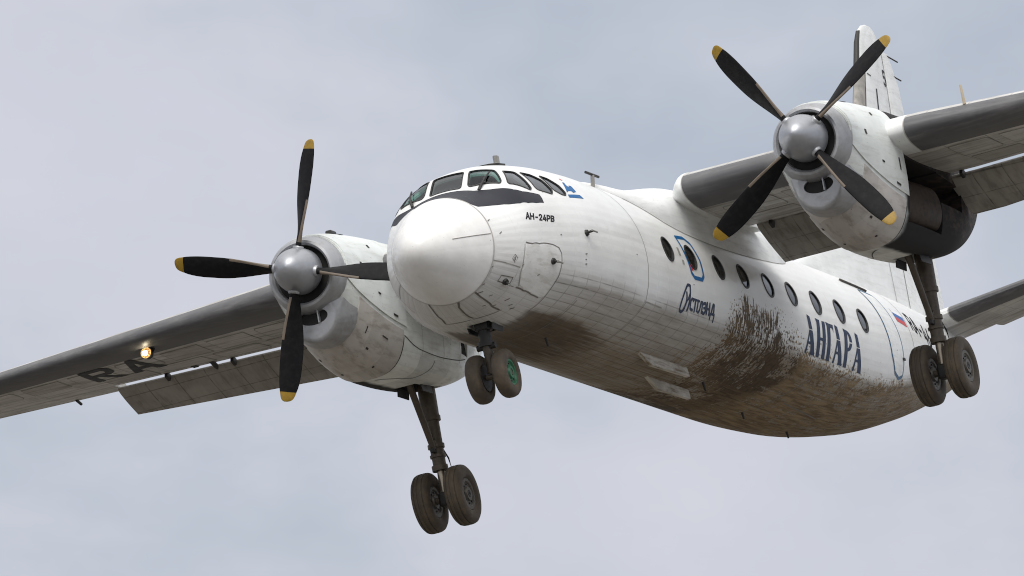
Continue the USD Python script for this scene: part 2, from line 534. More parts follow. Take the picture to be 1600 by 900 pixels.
def hull_material():
    """White paint on the fuselage: rivet rows, oil-canning, grime, and the mud thrown up by the nose wheels. 'skin' carries (station, metres round the hull, 0); 'mud', 'wet' and 'grime' how much there is."""
    g = Graph()
    sk = g.add('attribute', 'vector', attribute='skin')
    mud = g.add('attribute', 'fac', attribute='mud')
    wet = g.add('attribute', 'fac', attribute='wet')
    smear = g.add('attribute', 'fac', attribute='smear')
    filma = g.add('attribute', 'fac', attribute='film')
    grime = g.add('attribute', 'fac', attribute='grime')
    sep = g.add('separate_xyz', 'x', {'vector': sk}).rsplit('.', 1)[0]
    S, H = sep + '.x', sep + '.y'
    paint = (0.78, 0.782, 0.77)
    cloud = g.noise(sk, 1.3, 5.0, 0.6)
    col = g.mix(g.step(cloud, 0.35, 0.7, 0.0, 0.35), paint, (0.62, 0.615, 0.60))
    # airflow streaks and general grime low on the hull
    st = g.noise(g.mapping(sk, (0.5, 8, 1)), 2.0, 6.0, 0.65)
    col = g.mix(g.math('multiply', grime, g.step(st, 0.25, 0.8, 0.55, 1.0)), col, (0.255, 0.228, 0.192))
    drip = g.noise(g.mapping(sk, (9, 0.6, 1)), 2.0, 5.0, 0.6)
    col = g.mix(g.step(drip, 0.60, 0.76, 0.0, 0.28), col, (0.42, 0.36, 0.29))
    # seams and rivet rows
    fr, sg = g.lines(S, 0.42, 0.014), g.lines(H, 0.15, 0.012)
    quilt = g.math('maximum', fr, sg)
    vis = g.math('multiply', g.step(grime, 0.3, 0.6, 0.012, 0.60), g.step(g.noise(sk, 5.0, 3.0), 0.3, 0.65, 0.35, 1.0))
    col = g.mix(g.math('multiply', quilt, vis), col, (0.10, 0.085, 0.07))
    chips = g.step(g.noise(sk, 30.0, 4.0, 0.6), 0.715, 0.74)
    col = g.mix(g.math('multiply', chips, 0.55), col, (0.09, 0.075, 0.06))
    # mud: hoopwise splashes ahead of station 11, round spots behind, then a long smeared film under the belly
    n_hoop = g.noise(g.mapping(sk, (12.5, 2.6, 1)), 1.6, 5.0, 0.6, 0.5)
    n_dot = g.noise(sk, 13.0, 4.0, 0.6)
    n_big = g.noise(sk, 2.2, 4.0, 0.6, 0.8)
    n_long = g.noise(g.mapping(sk, (0.7, 11, 1)), 1.5, 5.0, 0.6, 0.25)
    hoopness = g.step(g.math('add', S, g.math('multiply', n_big, 1.2)), 11.2, 12.6, 1.0, 0.0)
    low = g.step(H, 3.0, 3.5)                      # belly (both sides use the same distance from the crown)
    fine_n = g.add('mix_float', 'result', {'fac': hoopness, 'a': n_dot, 'b': n_hoop})
    fine_n = g.add('mix_float', 'result', {'fac': g.math('multiply', g.math('multiply', low, 0.7), g.math('subtract', 1.0, g.math('multiply', hoopness, 0.75))), 'a': fine_n, 'b': n_long})
    level = g.math('add', g.math('multiply_add', fine_n, 1.15, -0.26), g.math('multiply_add', n_big, 0.7, -0.24))
    edge = g.math('subtract', 0.86, g.math('multiply', mud, 0.72))
    cover = g.step(g.math('subtract', level, edge), -0.045, 0.05)
    spray = g.add('attribute', 'fac', attribute='spray')
    speck = g.step(g.math('subtract', g.math('add', g.noise(sk, 21.0, 2.0, 0.5), g.math('multiply_add', n_big, 0.35, -0.175)), g.math('multiply_add', spray, -0.29, 0.81)), -0.01, 0.03)
    speck = g.math('multiply', speck, g.step(spray, 0.0, 0.12))
    cover = g.math('maximum', cover, speck)
    film = g.math('multiply', filma, g.step(g.math('add', n_long, g.math('multiply', n_big, 0.5)), 0.45, 0.95, 0.45, 0.95))
    tone = g.noise(g.mapping(sk, (0.8, 7, 1)), 1.8, 5.0, 0.62, 0.3)
    dry = g.mix(g.step(tone, 0.35, 0.68), (0.140, 0.090, 0.042), (0.31, 0.23, 0.13))
    fresh = g.mix(g.step(n_dot, 0.35, 0.65), (0.046, 0.029, 0.013), (0.095, 0.060, 0.028))
    filmc = g.mix(g.step(n_long, 0.35, 0.65), (0.125, 0.084, 0.040), (0.235, 0.170, 0.092))
    col = g.mix(g.math('multiply', film, 0.9), col, filmc)
    col = g.mix(g.math('multiply', g.math('multiply', quilt, film), 0.5), col, (0.06, 0.045, 0.03))
    stain = g.step(g.math('add', smear, g.math('multiply_add', n_long, 1.0, -0.5)), 0.22, 0.85)
    col = g.mix(g.math('multiply', stain, 0.9), col, g.mix(g.step(n_big, 0.35, 0.65), (0.050, 0.032, 0.015), (0.105, 0.070, 0.034)))
    wetness = g.step(g.math('add', wet, g.math('multiply', g.math('subtract', tone, 0.5), 1.0)), 0.3, 0.6)
    col = g.mix(cover, col, g.mix(wetness, dry, fresh))
    # relief
    px, ph = g.math('pingpong', S, 0.21), g.math('pingpong', H, 0.075)
    pillow = g.math('multiply', g.math('minimum', g.math('multiply', px, 2.0), ph), 2.2)
    height = g.math('add', pillow, g.math('multiply', g.noise(sk, 1.7, 3.0), 0.5))
    height = g.math('add', height, g.math('multiply', cover, g.math('multiply', fine_n, 0.5)))
    nrm = g.add('bump', 'normal', {'height': height}, strength=0.34, distance=0.03)
    rg = g.math('add', g.math('add', 0.30, g.math('multiply', grime, 0.2)), g.math('multiply', g.math('maximum', cover, film), 0.4))
    s = g.add('principled_bsdf', 'BSDF', {'base_color': col, 'roughness': rg, 'normal': nrm}, specular_ior_level=0.45)
    g.done('fuselage_paint', s)


hull_material()
weathered('radome_paint', (0.81, 0.80, 0.78), (0.52, 0.475, 0.43), 0.15, 0.24, streak=(1.2, 4, 2), waves=0.06, scuffs=0.12, blotch=0.5)
weathered('white_skin', (0.70, 0.725, 0.70), (0.42, 0.42, 0.39), 0.45, 0.36, soot=True, blotch=0.4, cells=(0.62, 9, 0.7), scuffs=0.8)
weathered('tail_white', (0.76, 0.77, 0.76), (0.5, 0.5, 0.49), 0.35, 0.4)
weathered('cowl_white', (0.71, 0.74, 0.72), (0.40, 0.40, 0.37), 0.40, 0.32, streak=(0.8, 0.8, 5), blotch=0.35, scuffs=0.75)
weathered('cowl_lower', (0.55, 0.52, 0.485), (0.24, 0.205, 0.17), 0.6, 0.34, streak=(0.8, 4, 4), cells=(0.5, 0.4, 9), scuffs=0.9)
weathered('wing_grey', (0.50, 0.488, 0.465), (0.23, 0.212, 0.19), 0.7, 0.36, line_y=0.62, line_x=0.5, streak=(5, 0.35, 1), line_dark=0.5, line_w=0.010, cells=(0.5, 0.62, 9))
weathered('flap_grey', (0.32, 0.302, 0.275), (0.16, 0.146, 0.127), 0.6, 0.45, line_y=0.47, line_x=0.42, streak=(0.7, 4, 1), line_dark=0.6, cells=(0.42, 0.47, 9))
weathered('boot_rubber', (0.088, 0.087, 0.092), (0.20, 0.195, 0.195), 0.6, 0.42, streak=(5, 0.5, 5), waves=0.15)
simple('bare_metal', (0.40, 0.405, 0.42), 0.44, metallic=0.6, vary=0.08, scale=2.5, bump=0.04, dirt=(0.20, 0.19, 0.18), dirt_amount=0.35)
simple('spinner_metal', (0.37, 0.38, 0.405), 0.40, metallic=0.7, vary=0.08, scale=2.5, bump=0.06, dirt=(0.22, 0.21, 0.2), dirt_amount=0.2)
simple('blade_black', (0.0065, 0.0065, 0.008), 0.6, vary=0.3, scale=5.0, spec=0.14, dirt=(0.03, 0.026, 0.022), dirt_amount=0.25)
simple('blade_boot', (0.135, 0.105, 0.078), 0.5, vary=0.25, scale=9.0)
simple('blade_yellow', (0.30, 0.18, 0.012), 0.5, vary=0.15, scale=12.0, dirt=(0.16, 0.11, 0.03), dirt_amount=0.4)
weathered('hatch_paint', (0.72, 0.715, 0.69), (0.40, 0.36, 0.31), 0.45, 0.32, blotch=0.3)
weathered('blade_paint', (0.56, 0.53, 0.47), (0.17, 0.125, 0.07), 0.9, 0.45, streak=(0.7, 7, 7), blotch=0.6)
weathered('wing_panel_light', (0.52, 0.51, 0.49), (0.26, 0.24, 0.215), 0.6, 0.36, streak=(5, 0.35, 1))
weathered('wing_panel_dark', (0.41, 0.395, 0.37), (0.20, 0.18, 0.155), 0.7, 0.38, streak=(5, 0.35, 1))
simple('wing_seam', (0.17, 0.155, 0.135), 0.6, vary=0.4, scale=10.0)
simple('seam_mid', (0.15, 0.135, 0.12), 0.6, vary=0.4, scale=12.0)
simple('radome_seam', (0.42, 0.40, 0.38), 0.5)
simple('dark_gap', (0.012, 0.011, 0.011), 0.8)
simple('seam_dark', (0.07, 0.062, 0.055), 0.7, vary=0.4, scale=14.0)
simple('seam_grey', (0.30, 0.285, 0.26), 0.6, vary=0.35, scale=9.0)
simple('antiglare_navy', (0.018, 0.019, 0.027), 0.5, vary=0.15, scale=3.0, spec=0.3)
simple('marking_black', (0.018, 0.018, 0.022), 0.5, spec=0.2)
simple('marking_navy', (0.010, 0.026, 0.068), 0.5, vary=0.2, scale=8.0, dirt=(0.12, 0.09, 0.06), dirt_amount=0.18, spec=0.2)
simple('marking_blue', (0.008, 0.11, 0.30), 0.5, spec=0.2)
simple('outline_blue', (0.02, 0.10, 0.20), 0.5, vary=0.25, scale=5.0, dirt=(0.2, 0.16, 0.1), dirt_amount=0.3, spec=0.2)
simple('flag_white', (0.75, 0.75, 0.75), 0.5)
simple('flag_blue', (0.02, 0.10, 0.33), 0.5)
simple('flag_red', (0.50, 0.035, 0.035), 0.5)
simple('window_rubber', (0.02, 0.02, 0.02), 0.6)
simple('window_frame_white', (0.72, 0.72, 0.69), 0.4)
simple('cabin_lining', (0.05, 0.052, 0.05), 0.8)
simple('cockpit_green', (0.30, 0.46, 0.42), 0.7)
simple('tyre_rubber', (0.068, 0.052, 0.037), 0.75, vary=0.15, scale=3.0, bump=0.05, dirt=(0.12, 0.092, 0.06), dirt_amount=0.5)
simple('gear_steel', (0.085, 0.070, 0.055), 0.5, metallic=0.2, vary=0.25, scale=9.0, dirt=(0.13, 0.10, 0.065), dirt_amount=0.6)
simple('gear_black', (0.02, 0.019, 0.018), 0.55, vary=0.3, scale=9.0)
simple('piston_steel', (0.42, 0.36, 0.28), 0.28, metallic=0.75, vary=0.2, scale=8.0)
simple('rim_grey', (0.10, 0.092, 0.08), 0.5, metallic=0.3, vary=0.25, scale=12.0, dirt=(0.10, 0.08, 0.055), dirt_amount=0.6)
simple('rim_green', (0.015, 0.12, 0.055), 0.45, vary=0.2, scale=12.0, dirt=(0.08, 0.07, 0.04), dirt_amount=0.3)
simple('exhaust_steel', (0.060, 0.042, 0.030), 0.6, metallic=0.3, vary=0.35, scale=5.0, dirt=(0.02, 0.017, 0.016), dirt_amount=0.7)
simple('probe_grey', (0.25, 0.24, 0.22), 0.4, metallic=0.4)
simple('rod_tan', (0.50, 0.42, 0.30), 0.5)
simple('grass_earth', (0.105, 0.095, 0.08), 0.95, vary=0.4, scale=0.05)


def glass(name, tint, rough=0.02, ior=1.55):
    g = Graph()
    t = g.add('transparent_bsdf', 'BSDF', color=tint)
    r = g.add('glossy_bsdf', 'BSDF', color=(0.95, 0.97, 1.0), roughness=rough)
    f = g.add('fresnel', 'fac', IOR=ior)
    s = g.add('mix_closure', 'closure', {'fac': f, 'closure1': t, 'closure2': r})
    g.done(name, s)


glass('pane_clear', (0.62, 0.64, 0.64), 0.03, 1.65)
glass('pane_teal', (0.62, 0.92, 0.86), 0.02, 1.4)


def lamp_material():
    g = Graph()
    s = g.add('emission', 'emission', color=(1.0, 0.88, 0.62), strength=14.0)
    g.done('lamp_glow', s)
    g = Graph()
    co = g.add('texture_coordinate', 'object')
    g.done('lamp_reflector', g.add('emission', 'emission', {'color': g.mix(g.step(g.noise(co, 30.0, 2.0), 0.4, 0.6), (1.0, 0.55, 0.16), (0.35, 0.16, 0.05))}, strength=1.3))


lamp_material()

# ------------------------------------------------------------------ the airliner
plane = xform('airliner')
A = str(plane.GetPath())
mtx = np.eye(4)
mtx[:3, :3], mtx[:3, 3] = RW, TW
plane.AddTransformOp().Set(Gf.Matrix4d(*mtx.T.ravel().tolist()))
plane.GetPrim().SetCustomDataByKey('label', 'white twin-propeller airliner with mud-splashed belly, flying low with its wheels down')
plane.GetPrim().SetCustomDataByKey('category', 'airplane')

# cabin and cockpit windows, as outlines in (station, metres from the crown)
CABIN_X = [6.50, 7.42, 8.54, 9.53, 10.55, 11.52, 12.53, 13.53, 14.55]
CABIN_H = 2.02
FRONT = Polygon([(1.74, 0.235), (2.03, 0.225), (2.03, -0.225), (1.74, -0.235)])                 # the middle windscreen, across the centre line
C_PANE = Polygon([(1.765, 0.345), (2.045, 0.315), (2.26, 0.60), (1.95, 0.845)])
D_PANE = Polygon([(2.01, 0.935), (2.36, 0.71), (2.60, 0.80), (2.40, 1.20), (2.33, 1.225)])
E_PANE = Polygon([(2.52, 1.245), (2.74, 0.83), (2.93, 0.93), (3.02, 1.10), (2.98, 1.33), (2.88, 1.39)])
F_PANE = Polygon([(3.03, 1.33), (3.14, 0.97), (3.30, 1.07), (3.38, 1.25), (3.36, 1.40), (3.28, 1.455), (3.16, 1.43)])


def rounded(p, r):
    return p.buffer(-r).buffer(r, quad_segs=6)


def circle(x, h, r, n=40):
    g = np.arange(n) * 2 * np.pi / n
    return Polygon(np.c_[x + r * np.cos(g), h + r * np.sin(g)])


def flip(p):
    """(x, h) outline as the flat (x, -h) polygon the wrapping helpers take."""
    return affinity.scale(p, 1, -1, origin=(0, 0))


def signed_hull(v, lift):
    """Wraps (x, -h) with h of either sign: negative h runs down the right-hand side."""
    out = np.empty((len(v), 3))
    h = -v[:, 1]
    for side, sel in ((-1, h >= 0), (1, h < 0)):
        if sel.any():
            out[sel] = hull_point(v[sel, 0], np.abs(h[sel]), side, lift[sel])
    return out


def cutter(poly, side):
    c = np.asarray(poly.segmentize(0.05).exterior.coords)[:-1]
    ring = []
    for off in (0.06, -0.20):
        v = np.c_[c[:, 0], -c[:, 1] * (1 if side == -1 else -1)]
        ring.append(signed_hull(v, np.full(len(v), off)))
    return to_man(loft(ring))


cockpit = [('front', rounded(FRONT, 0.04), -1)]
for side in (-1, 1):
    cockpit += [('pilot', rounded(C_PANE, 0.04), side), ('quarter', rounded(D_PANE, 0.03), side), ('side', rounded(E_PANE, 0.05), side), ('side', rounded(F_PANE, 0.06), side)]
cabin = [(circle(x, CABIN_H, 0.175), side) for side in (-1, 1) for x in CABIN_X]

XS = np.concatenate([np.arange(1.22, 3.6, 0.035), np.arange(3.6, 15.5, 0.08), np.arange(15.5, 23.5, 0.10), [23.55]])
AS = np.linspace(-180, 180, 241)[:-1]
outer = loft(section(XS[:, None], AS[None]))
XI = np.concatenate([np.arange(1.5, 4, 0.1), np.arange(4, 18.1, 0.5)])
AI = np.linspace(-180, 180, 73)[:-1]
inner = loft(section(XI[:, None], AI[None], -0.06))
lining = to_man(loft(section(XI[1:-1][:, None], AI[None], -0.063))) - to_man(loft(section(XI[2:-2][:, None], AI[None], -0.085)))
shell = to_man(outer) - to_man(inner)
for name, poly, side in cockpit:
    c = cutter(poly, side)
    shell, lining = shell - c, lining - c
for poly, side in cabin:
    c = cutter(poly, side)
    shell, lining = shell - c, lining - c
well = m3.Manifold.cube([0.52, 0.34, 0.5], True).translate([2.36, 0, -1.28])
shell = shell - well
lining = lining - well
fus = part('fuselage', from_man(shell), 'fuselage_paint', A, 28)

# what the fuselage paint needs to know at each point
fm = UsdGeom.Mesh.Get(stage, fus)
P = np.array(fm.GetPointsAttr().Get(), float)
zc = _f[1](np.clip(P[:, 0], 1.22, 23.55))
ang = np.degrees(np.arctan2(np.abs(P[:, 1]), P[:, 2] - zc))
hh = np.radians(ang) * 1.44


def sm(x, a, b):
    t = np.clip((x - a) / (b - a), 0, 1)
    return t * t * (3 - 2 * t)


X = P[:, 0]
ripple = (meshkit.fbm(np.c_[X * 0.9, hh * 0.9, P[:, 1] * 0 + 3], 4, 5) - 0.5)
a_n = ang + ripple * 16
grime = 0.78 * sm(a_n, 106, 122) * sm(X, 2.0, 4.5) + 0.30 * sm(a_n, 95, 125) * (1 - sm(X, 2.5, 4.0)) + 0.13 * sm(a_n, 70, 110) + 0.10 * sm(X, 9, 14) * sm(a_n, 60, 95)
# splash above the crease: its upper limit runs back along the side
top = np.interp(X, [8.0, 8.6, 9.2, 9.8, 10.4, 11.0, 11.6], [110, 92, 80, 80, 83, 89, 99])
splash = sm(a_n, top - 4, top + 26) * sm(X + ripple, 8.2, 9.3) * (1 - sm(X + ripple, 11.1, 12.1))
spots = sm(a_n, 94, 122) * sm(X, 11.0, 12.0) * (1 - 0.8 * sm(X, 15.8, 18.5))
heavy = np.exp(-((X - 10.95) / 0.85) ** 2 - ((a_n - 130) / 15) ** 2)
heavy = np.maximum(heavy, 0.9 * np.exp(-((X - 10.75) / 0.38) ** 2 - ((a_n - 113) / 7) ** 2))
belly = sm(a_n, 116, 140) * np.interp(X + ripple * 2, [5.0, 6.5, 8.5, 9.5, 11, 15, 19, 22], [0.0, 0.25, 0.42, 0.62, 0.74, 0.70, 0.5, 0.2])
smear = sm(a_n, 140, 152) * np.interp(X, [2.2, 2.7, 4.2, 5.2, 6.4], [0.0, 0.80, 0.74, 0.45, 0.0])
fan = 0.75 * np.exp(-((X - 9.5) / 0.9) ** 2) * sm(a_n, 118, 135) * (1 - sm(a_n, 150, 165))
mudv = np.clip(np.maximum.reduce([0.62 * splash, 0.62 * spots, 0.92 * heavy, belly, fan]), 0, 1)
wetv = np.clip(1.15 * heavy + 0.35 * splash + 0.12, 0, 1)
filmv = np.clip(np.maximum.reduce([sm(a_n, 112, 124) * np.interp(X, [8.5, 10.0, 12, 18, 21], [0.0, 0.8, 1.0, 0.8, 0.3]), sm(a_n, 130, 160) * np.interp(X, [2.4, 3.2, 5.5, 7.5, 9.5, 12], [0.0, 1.0, 1.0, 0.95, 1.0, 1.0]), sm(a_n, 120, 142) * np.interp(X, [4.0, 6.0, 8.0, 10.0], [0.0, 0.35, 0.5, 0.85])]), 0, 1)
pv = UsdGeom.PrimvarsAPI(fm)
pv.CreatePrimvar('skin', Sdf.ValueTypeNames.Float3Array, 'vertex').Set(Vt.Vec3fArray.FromNumpy(np.c_[X, hh, np.where(P[:, 1] < 0, 0.0, 7.0)].astype(np.float32)))
for nm, val in (('mud', mudv), ('wet', wetv), ('film', filmv), ('smear', smear / 0.8), ('spray', np.clip(sm(a_n, np.interp(X, [8.0, 9.0, 10.5, 12.0, 14.5, 17, 19], [120, 78, 80, 88, 96, 106, 125]), np.interp(X, [8.0, 9.0, 10.5, 12.0, 14.5, 17, 19], [150, 110, 112, 116, 120, 128, 140])) * sm(X, 7.6, 9.0), 0, 1)), ('grime', np.clip(grime, 0, 1))):
    pv.CreatePrimvar(nm, Sdf.ValueTypeNames.FloatArray, 'vertex').Set(Vt.FloatArray.FromNumpy(val.astype(np.float32)))

fore = m3.Manifold.cube([2.6, 6, 6], True).translate([2.45, 0, 0])
part('cockpit_lining', from_man(lining ^ fore), 'cockpit_green', A, 30)
part('cabin_lining', from_man(lining - fore), 'cabin_lining', A, 30)
part('cockpit_bulkhead', loft([section(x, AI, -0.08) for x in (3.75, 3.80)]), 'cabin_lining', A)
part('instrument_panel', bevel_box((0.30, 1.5, 0.5), (2.18, 0, 0.10), 0.04), 'dark_gap', A)
for y in (-0.5, 0.5):
    part('pilot_seat', cat(bevel_box((0.14, 0.46, 0.75), (3.25, y, 0.28), 0.05), bevel_box((0.12, 0.26, 0.22), (3.24, y, 0.76), 0.05)), 'gear_black', A)


def window(poly, side, kind, frame_mat, width, pane_mat):
    fl = flip(poly)
    if side == 1:
        fl = affinity.scale(fl, 1, -1, origin=(0, 0))
    band = fine(fl.buffer(width * 0.8).difference(fl.buffer(-width * 0.35)), 0.022, 0.09)
    b = T(signed_hull(band.vertices, band.vertices[:, 2] - 0.014), band.faces)
    w = part(kind, b, frame_mat, A)
    p = fine(fl.buffer(-width * 0.1), 0, 0.07)
    part('pane', T(signed_hull(p.vertices, np.full(len(p.vertices), -0.008)), p.faces), pane_mat, w, True)


for name, poly, side in cockpit:
    window(poly, side, 'cockpit_window', 'window_rubber', 0.017, 'pane_teal' if name == 'pilot' else 'pane_clear')
for poly, side in cabin:
    window(poly, side, 'cabin_window', 'window_rubber', 0.026, 'pane_clear')

# radome
t = np.concatenate([[0.0005], np.linspace(0.06, 1, 44) ** 2])
RX0, RL = 0.12, 1.105
rr = []
for q in t:
    r = q ** 0.5 * (1 - 0.05 * (1 - q))
    zc_ = -0.29 - 0.10 * (1 - q)
    g = np.radians(AS[::2])
    rr.append(np.stack([np.full(len(g), RX0 + RL * q), 0.765 * r * np.sin(g), zc_ + 0.752 * r * np.cos(g)], -1))
rad = part('radome', loft(rr), 'radome_paint', A, 40)
part('radome_joint', ring_line(1.226, -180, 180, 0.014, 0.012), 'radome_seam', rad, True)
part('radome_strip', tube([(RX0 + RL * q, -0.765 * q ** 0.5 * (1 - 0.05 * (1 - q)) * math.sin(math.radians(84)) - 0.004, -0.29 - 0.10 * (1 - q) + 0.752 * q ** 0.56 * math.cos(math.radians(84))) for q in np.linspace(0.35, 0.98, 12)], 0.006, 6), 'radome_seam', rad, True)

# anti-glare panel
ag = [(1.245, -0.01), (1.245, 0.53), (1.27, 0.612), (1.30, 0.677), (1.43, 0.771), (1.56, 0.872), (1.68, 0.966), (1.79, 1.084), (1.91, 1.235), (2.06, 1.364), (2.24, 1.438), (2.45, 1.489), (2.48, 1.41), (2.48, 1.345), (2.28, 1.262), (2.11, 1.175), (1.99, 1.054), (1.915, 0.922), (1.80, 0.70), (1.69, 0.45), (1.675, 0.2), (1.675, -0.01)]
agp = Polygon([(x, -h) for x, h in ag])
for side in (-1, 1):
    if side == 1:
        agp = agp.intersection(Polygon([(1.2, 0.1), (3, 0.1), (3, -2.3), (1.72, -0.85), (1.60, -0.48), (1.2, -0.16)]))
    part('antiglare_paint', hull_patch(agp, side, 0.002, 0, 0.05), 'antiglare_navy', fus, True)

# seams round the hull and along it
for x, a0, a1 in ((3.42, 128, 180), (5.50, 0, 180), (17.2, 0, 180)):
    part('skin_seam', cat(ring_line(x, a0, a1, 0.014), ring_line(x, -a1, -a0, 0.014)), 'seam_mid' if x > 3 else 'seam_grey', fus, True)
for side in (-1, 1):
    for pts, w_, mt in (([(1.24, 1.497), (1.39, 1.642), (1.54, 1.798), (1.70, 1.966)], 0.010, 'seam_grey'),
                        ([(1.73, 1.656), (1.72, 1.812), (1.73, 1.94), (1.74, 2.095), (1.80, 2.286), (1.84, 2.398)], 0.010, 'seam_grey'),
                        ([(1.24, 2.02), (1.40, 2.248), (1.65, 2.577), (1.93, 2.992)], 0.016, 'seam_mid'),
                        ([(1.89, 3.316), (1.91, 3.17), (1.94, 3.083), (1.96, 3.015)], 0.020, 'seam_mid'),
                        ([(2.58, 2.69), (2.87, 2.775), (3.16, 2.852), (3.5, 2.907)], 0.009, 'seam_grey'),
                        ([(5.52, 2.93), (6.14, 2.94)], 0.022, 'seam_grey'),
                        ([(12.33, 4.05), (12.31, 3.87), (12.35, 3.66), (12.45, 3.465), (12.60, 3.29), (12.79, 3.124)], 0.03, 'seam_mid'),
                        ([(12.73, 3.769), (13.53, 3.815), (14.46, 3.863)], 0.025, 'seam_mid')):
        part('skin_seam', hull_line(pts, w_, side), mt, fus, True)
part('skin_seam', hull_line([(1.24, 2.30), (1.40, 2.60), (1.60, 2.90), (1.86, 3.253)], 0.016, -1), 'seam_mid', fus, True)

# nose equipment hatch (left side) and its surround
hatch = [(1.75, 1.653), (1.88, 1.82), (2.03, 1.962), (2.35, 2.10), (2.49, 2.177), (2.56, 2.274), (2.585, 2.42), (2.57, 2.60), (2.55, 2.80), (2.55, 2.96), (2.54, 3.10), (2.50, 3.232)]
part('access_hatch', hull_line(hatch, 0.012, -1), 'seam_mid', fus, True)
panel = Polygon([(1.77, 1.70), (2.03, 1.99), (2.34, 2.12), (2.48, 2.20), (2.54, 2.29), (2.56, 2.42), (2.54, 2.62), (2.52, 2.93), (2.41, 2.91), (2.18, 2.775), (1.98, 2.61), (1.83, 2.36), (1.76, 2.10), (1.75, 1.90)])
part('access_hatch', hull_patch(flip(panel), -1, -0.002, 0.005), 'hatch_paint', fus)
part('access_hatch', hull_line([(1.80, 2.372), (1.98, 2.626), (2.18, 2.793), (2.41, 2.927)], 0.014, -1, 0.004), 'seam_mid', fus, True)
ring_ = Polygon([(1.56, 1.66), (1.62, 1.765), (1.58, 1.805), (1.525, 1.696)])
part('fill_cap', hull_patch(flip(ring_.difference(ring_.buffer(-0.006))), -1, 0.003), 'seam_mid', fus, True)
part('fill_cap', hull_line([(1.565, 1.705), (1.575, 1.765)], 0.014, -1), 'marking_black', fus, True)
probe_plate = Polygon([(1.44, 1.87), (1.65, 2.073), (1.66, 2.22), (1.43, 1.97)])
part('probe_plate', hull_patch(flip(probe_plate.difference(probe_plate.buffer(-0.010))), -1, 0.003), 'seam_mid', fus, True)
for x, h, s in ((1.27, 0.93, 0.014), (1.36, 1.20, 0.014), (1.25, 1.60, 0.010), (1.26, 1.89, 0.012), (1.32, 2.09, 0.018), (2.11, 2.45, 0.014), (2.59, 2.01, 0.012), (3.25, 2.38, 0.018), (3.24, 2.458, 0.013), (3.25, 2.524, 0.016), (1.74, 1.965, 0.010), (2.65, 1.32, 0.010), (1.84, 2.649, 0.016), (5.1, 2.3, 0.010), (7.3, 2.45, 0.010), (2.10, 3.05, 0.02), (1.75, 2.70, 0.014), (1.62, 2.62, 0.010), (2.0, 2.92, 0.014), (1.52, 2.30, 0.012)):
    part('skin_fitting', hull_patch(flip(sbox(x - s * 1.3, h - s / 2, x + s * 1.3, h + s / 2)), -1, 0.001, 0.005), 'seam_mid', fus)


def probe(x, h, length, back, mat='probe_grey'):
    """A stalk standing off the skin with a tube on its end."""
    p0, p1 = hull_point(np.array(x), np.array(h), -1, np.array(-0.02)), hull_point(np.array(x), np.array(h), -1, np.array(length))
    tip = p1 + np.array([back, 0, 0])
    base = lathe([(0, 0.001), (0, 0.05), (0.03, 0.042), (0.035, 0.001)], p1 - p0, p0 + (p1 - p0) * 0.15, 20)
    b = part('air_probe', cat(base, tube([p0, p1], 0.018, 10)), 'gear_black', A)
    part('tube', tube([p1 - np.array([back * 0.25, 0, 0]), tip], 0.013, 10), mat, b)


probe(2.36, 2.338, 0.10, 0.15)
probe(1.56, 2.076, 0.11, 0.13)
probe(3.34, 2.084, 0.11, 0.16)

# crown: hatch, mast, aerial
hx = rounded(Polygon([(3.38, -0.24), (3.80, -0.24), (3.80, 0.24), (3.38, 0.24)]), 0.10)
hb = fine(hx.difference(hx.buffer(-0.03)), 0.045, 0.07)
hatch_p = part('escape_hatch', T(signed_hull(hb.vertices, hb.vertices[:, 2]), hb.faces), 'gear_black', A)
hb = fine(hx.buffer(-0.034), 0.05, 0.07)
part('hatch_cover', T(signed_hull(hb.vertices, hb.vertices[:, 2]), hb.faces), 'window_frame_white', hatch_p)
part('antenna_mast', loft([np.array([(x, y, z) for x, y in ((3.98, 0), (4.02, 0.035), (4.10, 0.03), (4.16, 0), (4.10, -0.03), (4.02, -0.035))]) for z in (1.22, 1.50)]), 'probe_grey', A)
ta = part('blade_antenna', loft([np.array([(x + 0.35 * (z - 1.06), y - 0.75, z) for x, y in ((5.70, 0), (5.74, 0.03), (5.83, 0), (5.74, -0.03))]) for z in (1.06, 1.28)]), 'probe_grey', A)
part('cross_tube', tube([(5.56, -0.75, 1.29), (6.06, -0.75, 1.29)], 0.02, 10), 'gear_black', ta)

# windscreen wipers
for side in (-1, 1):
    hp = lambda x, h, o: hull_point(np.array(x), np.array(h), side, np.array(o))
    part('windscreen_wiper', cat(tube([hp(1.73, 0.52, 0.0), hp(1.80, 0.545, 0.035), hp(1.92, 0.585, 0.035)], [0.026, 0.02, 0.014], 8), tube([hp(1.79, 0.50, 0.03), hp(1.86, 0.60, 0.03)], 0.013, 8), tube([hp(1.83, 0.56, 0.028), hp(1.94, 0.595, 0.028), hp(2.05, 0.605, 0.028)], 0.013, 8)), 'gear_black', A)

# ---- writing and markings on the left side
def heavy_text(text, height):
    """Bold lettering with its strokes thickened."""
    t = meshkit.text_mesh(text, height, 0.002, True)
    tris = [Polygon(q[:, :2]) for q in t.triangles if np.ptp(q[:, 2]) < 1e-6 and q[0, 2] > 0.001 and Polygon(q[:, :2]).area > 1e-10]
    g = shapely.union_all(tris).buffer(height * 0.035, join_style='mitre')
    return cat(*[T(np.c_[v, np.zeros(len(v))], f) for v, f in (trimesh.creation.triangulate_polygon(k, engine='earcut') for k in getattr(g, 'geoms', [g]))])


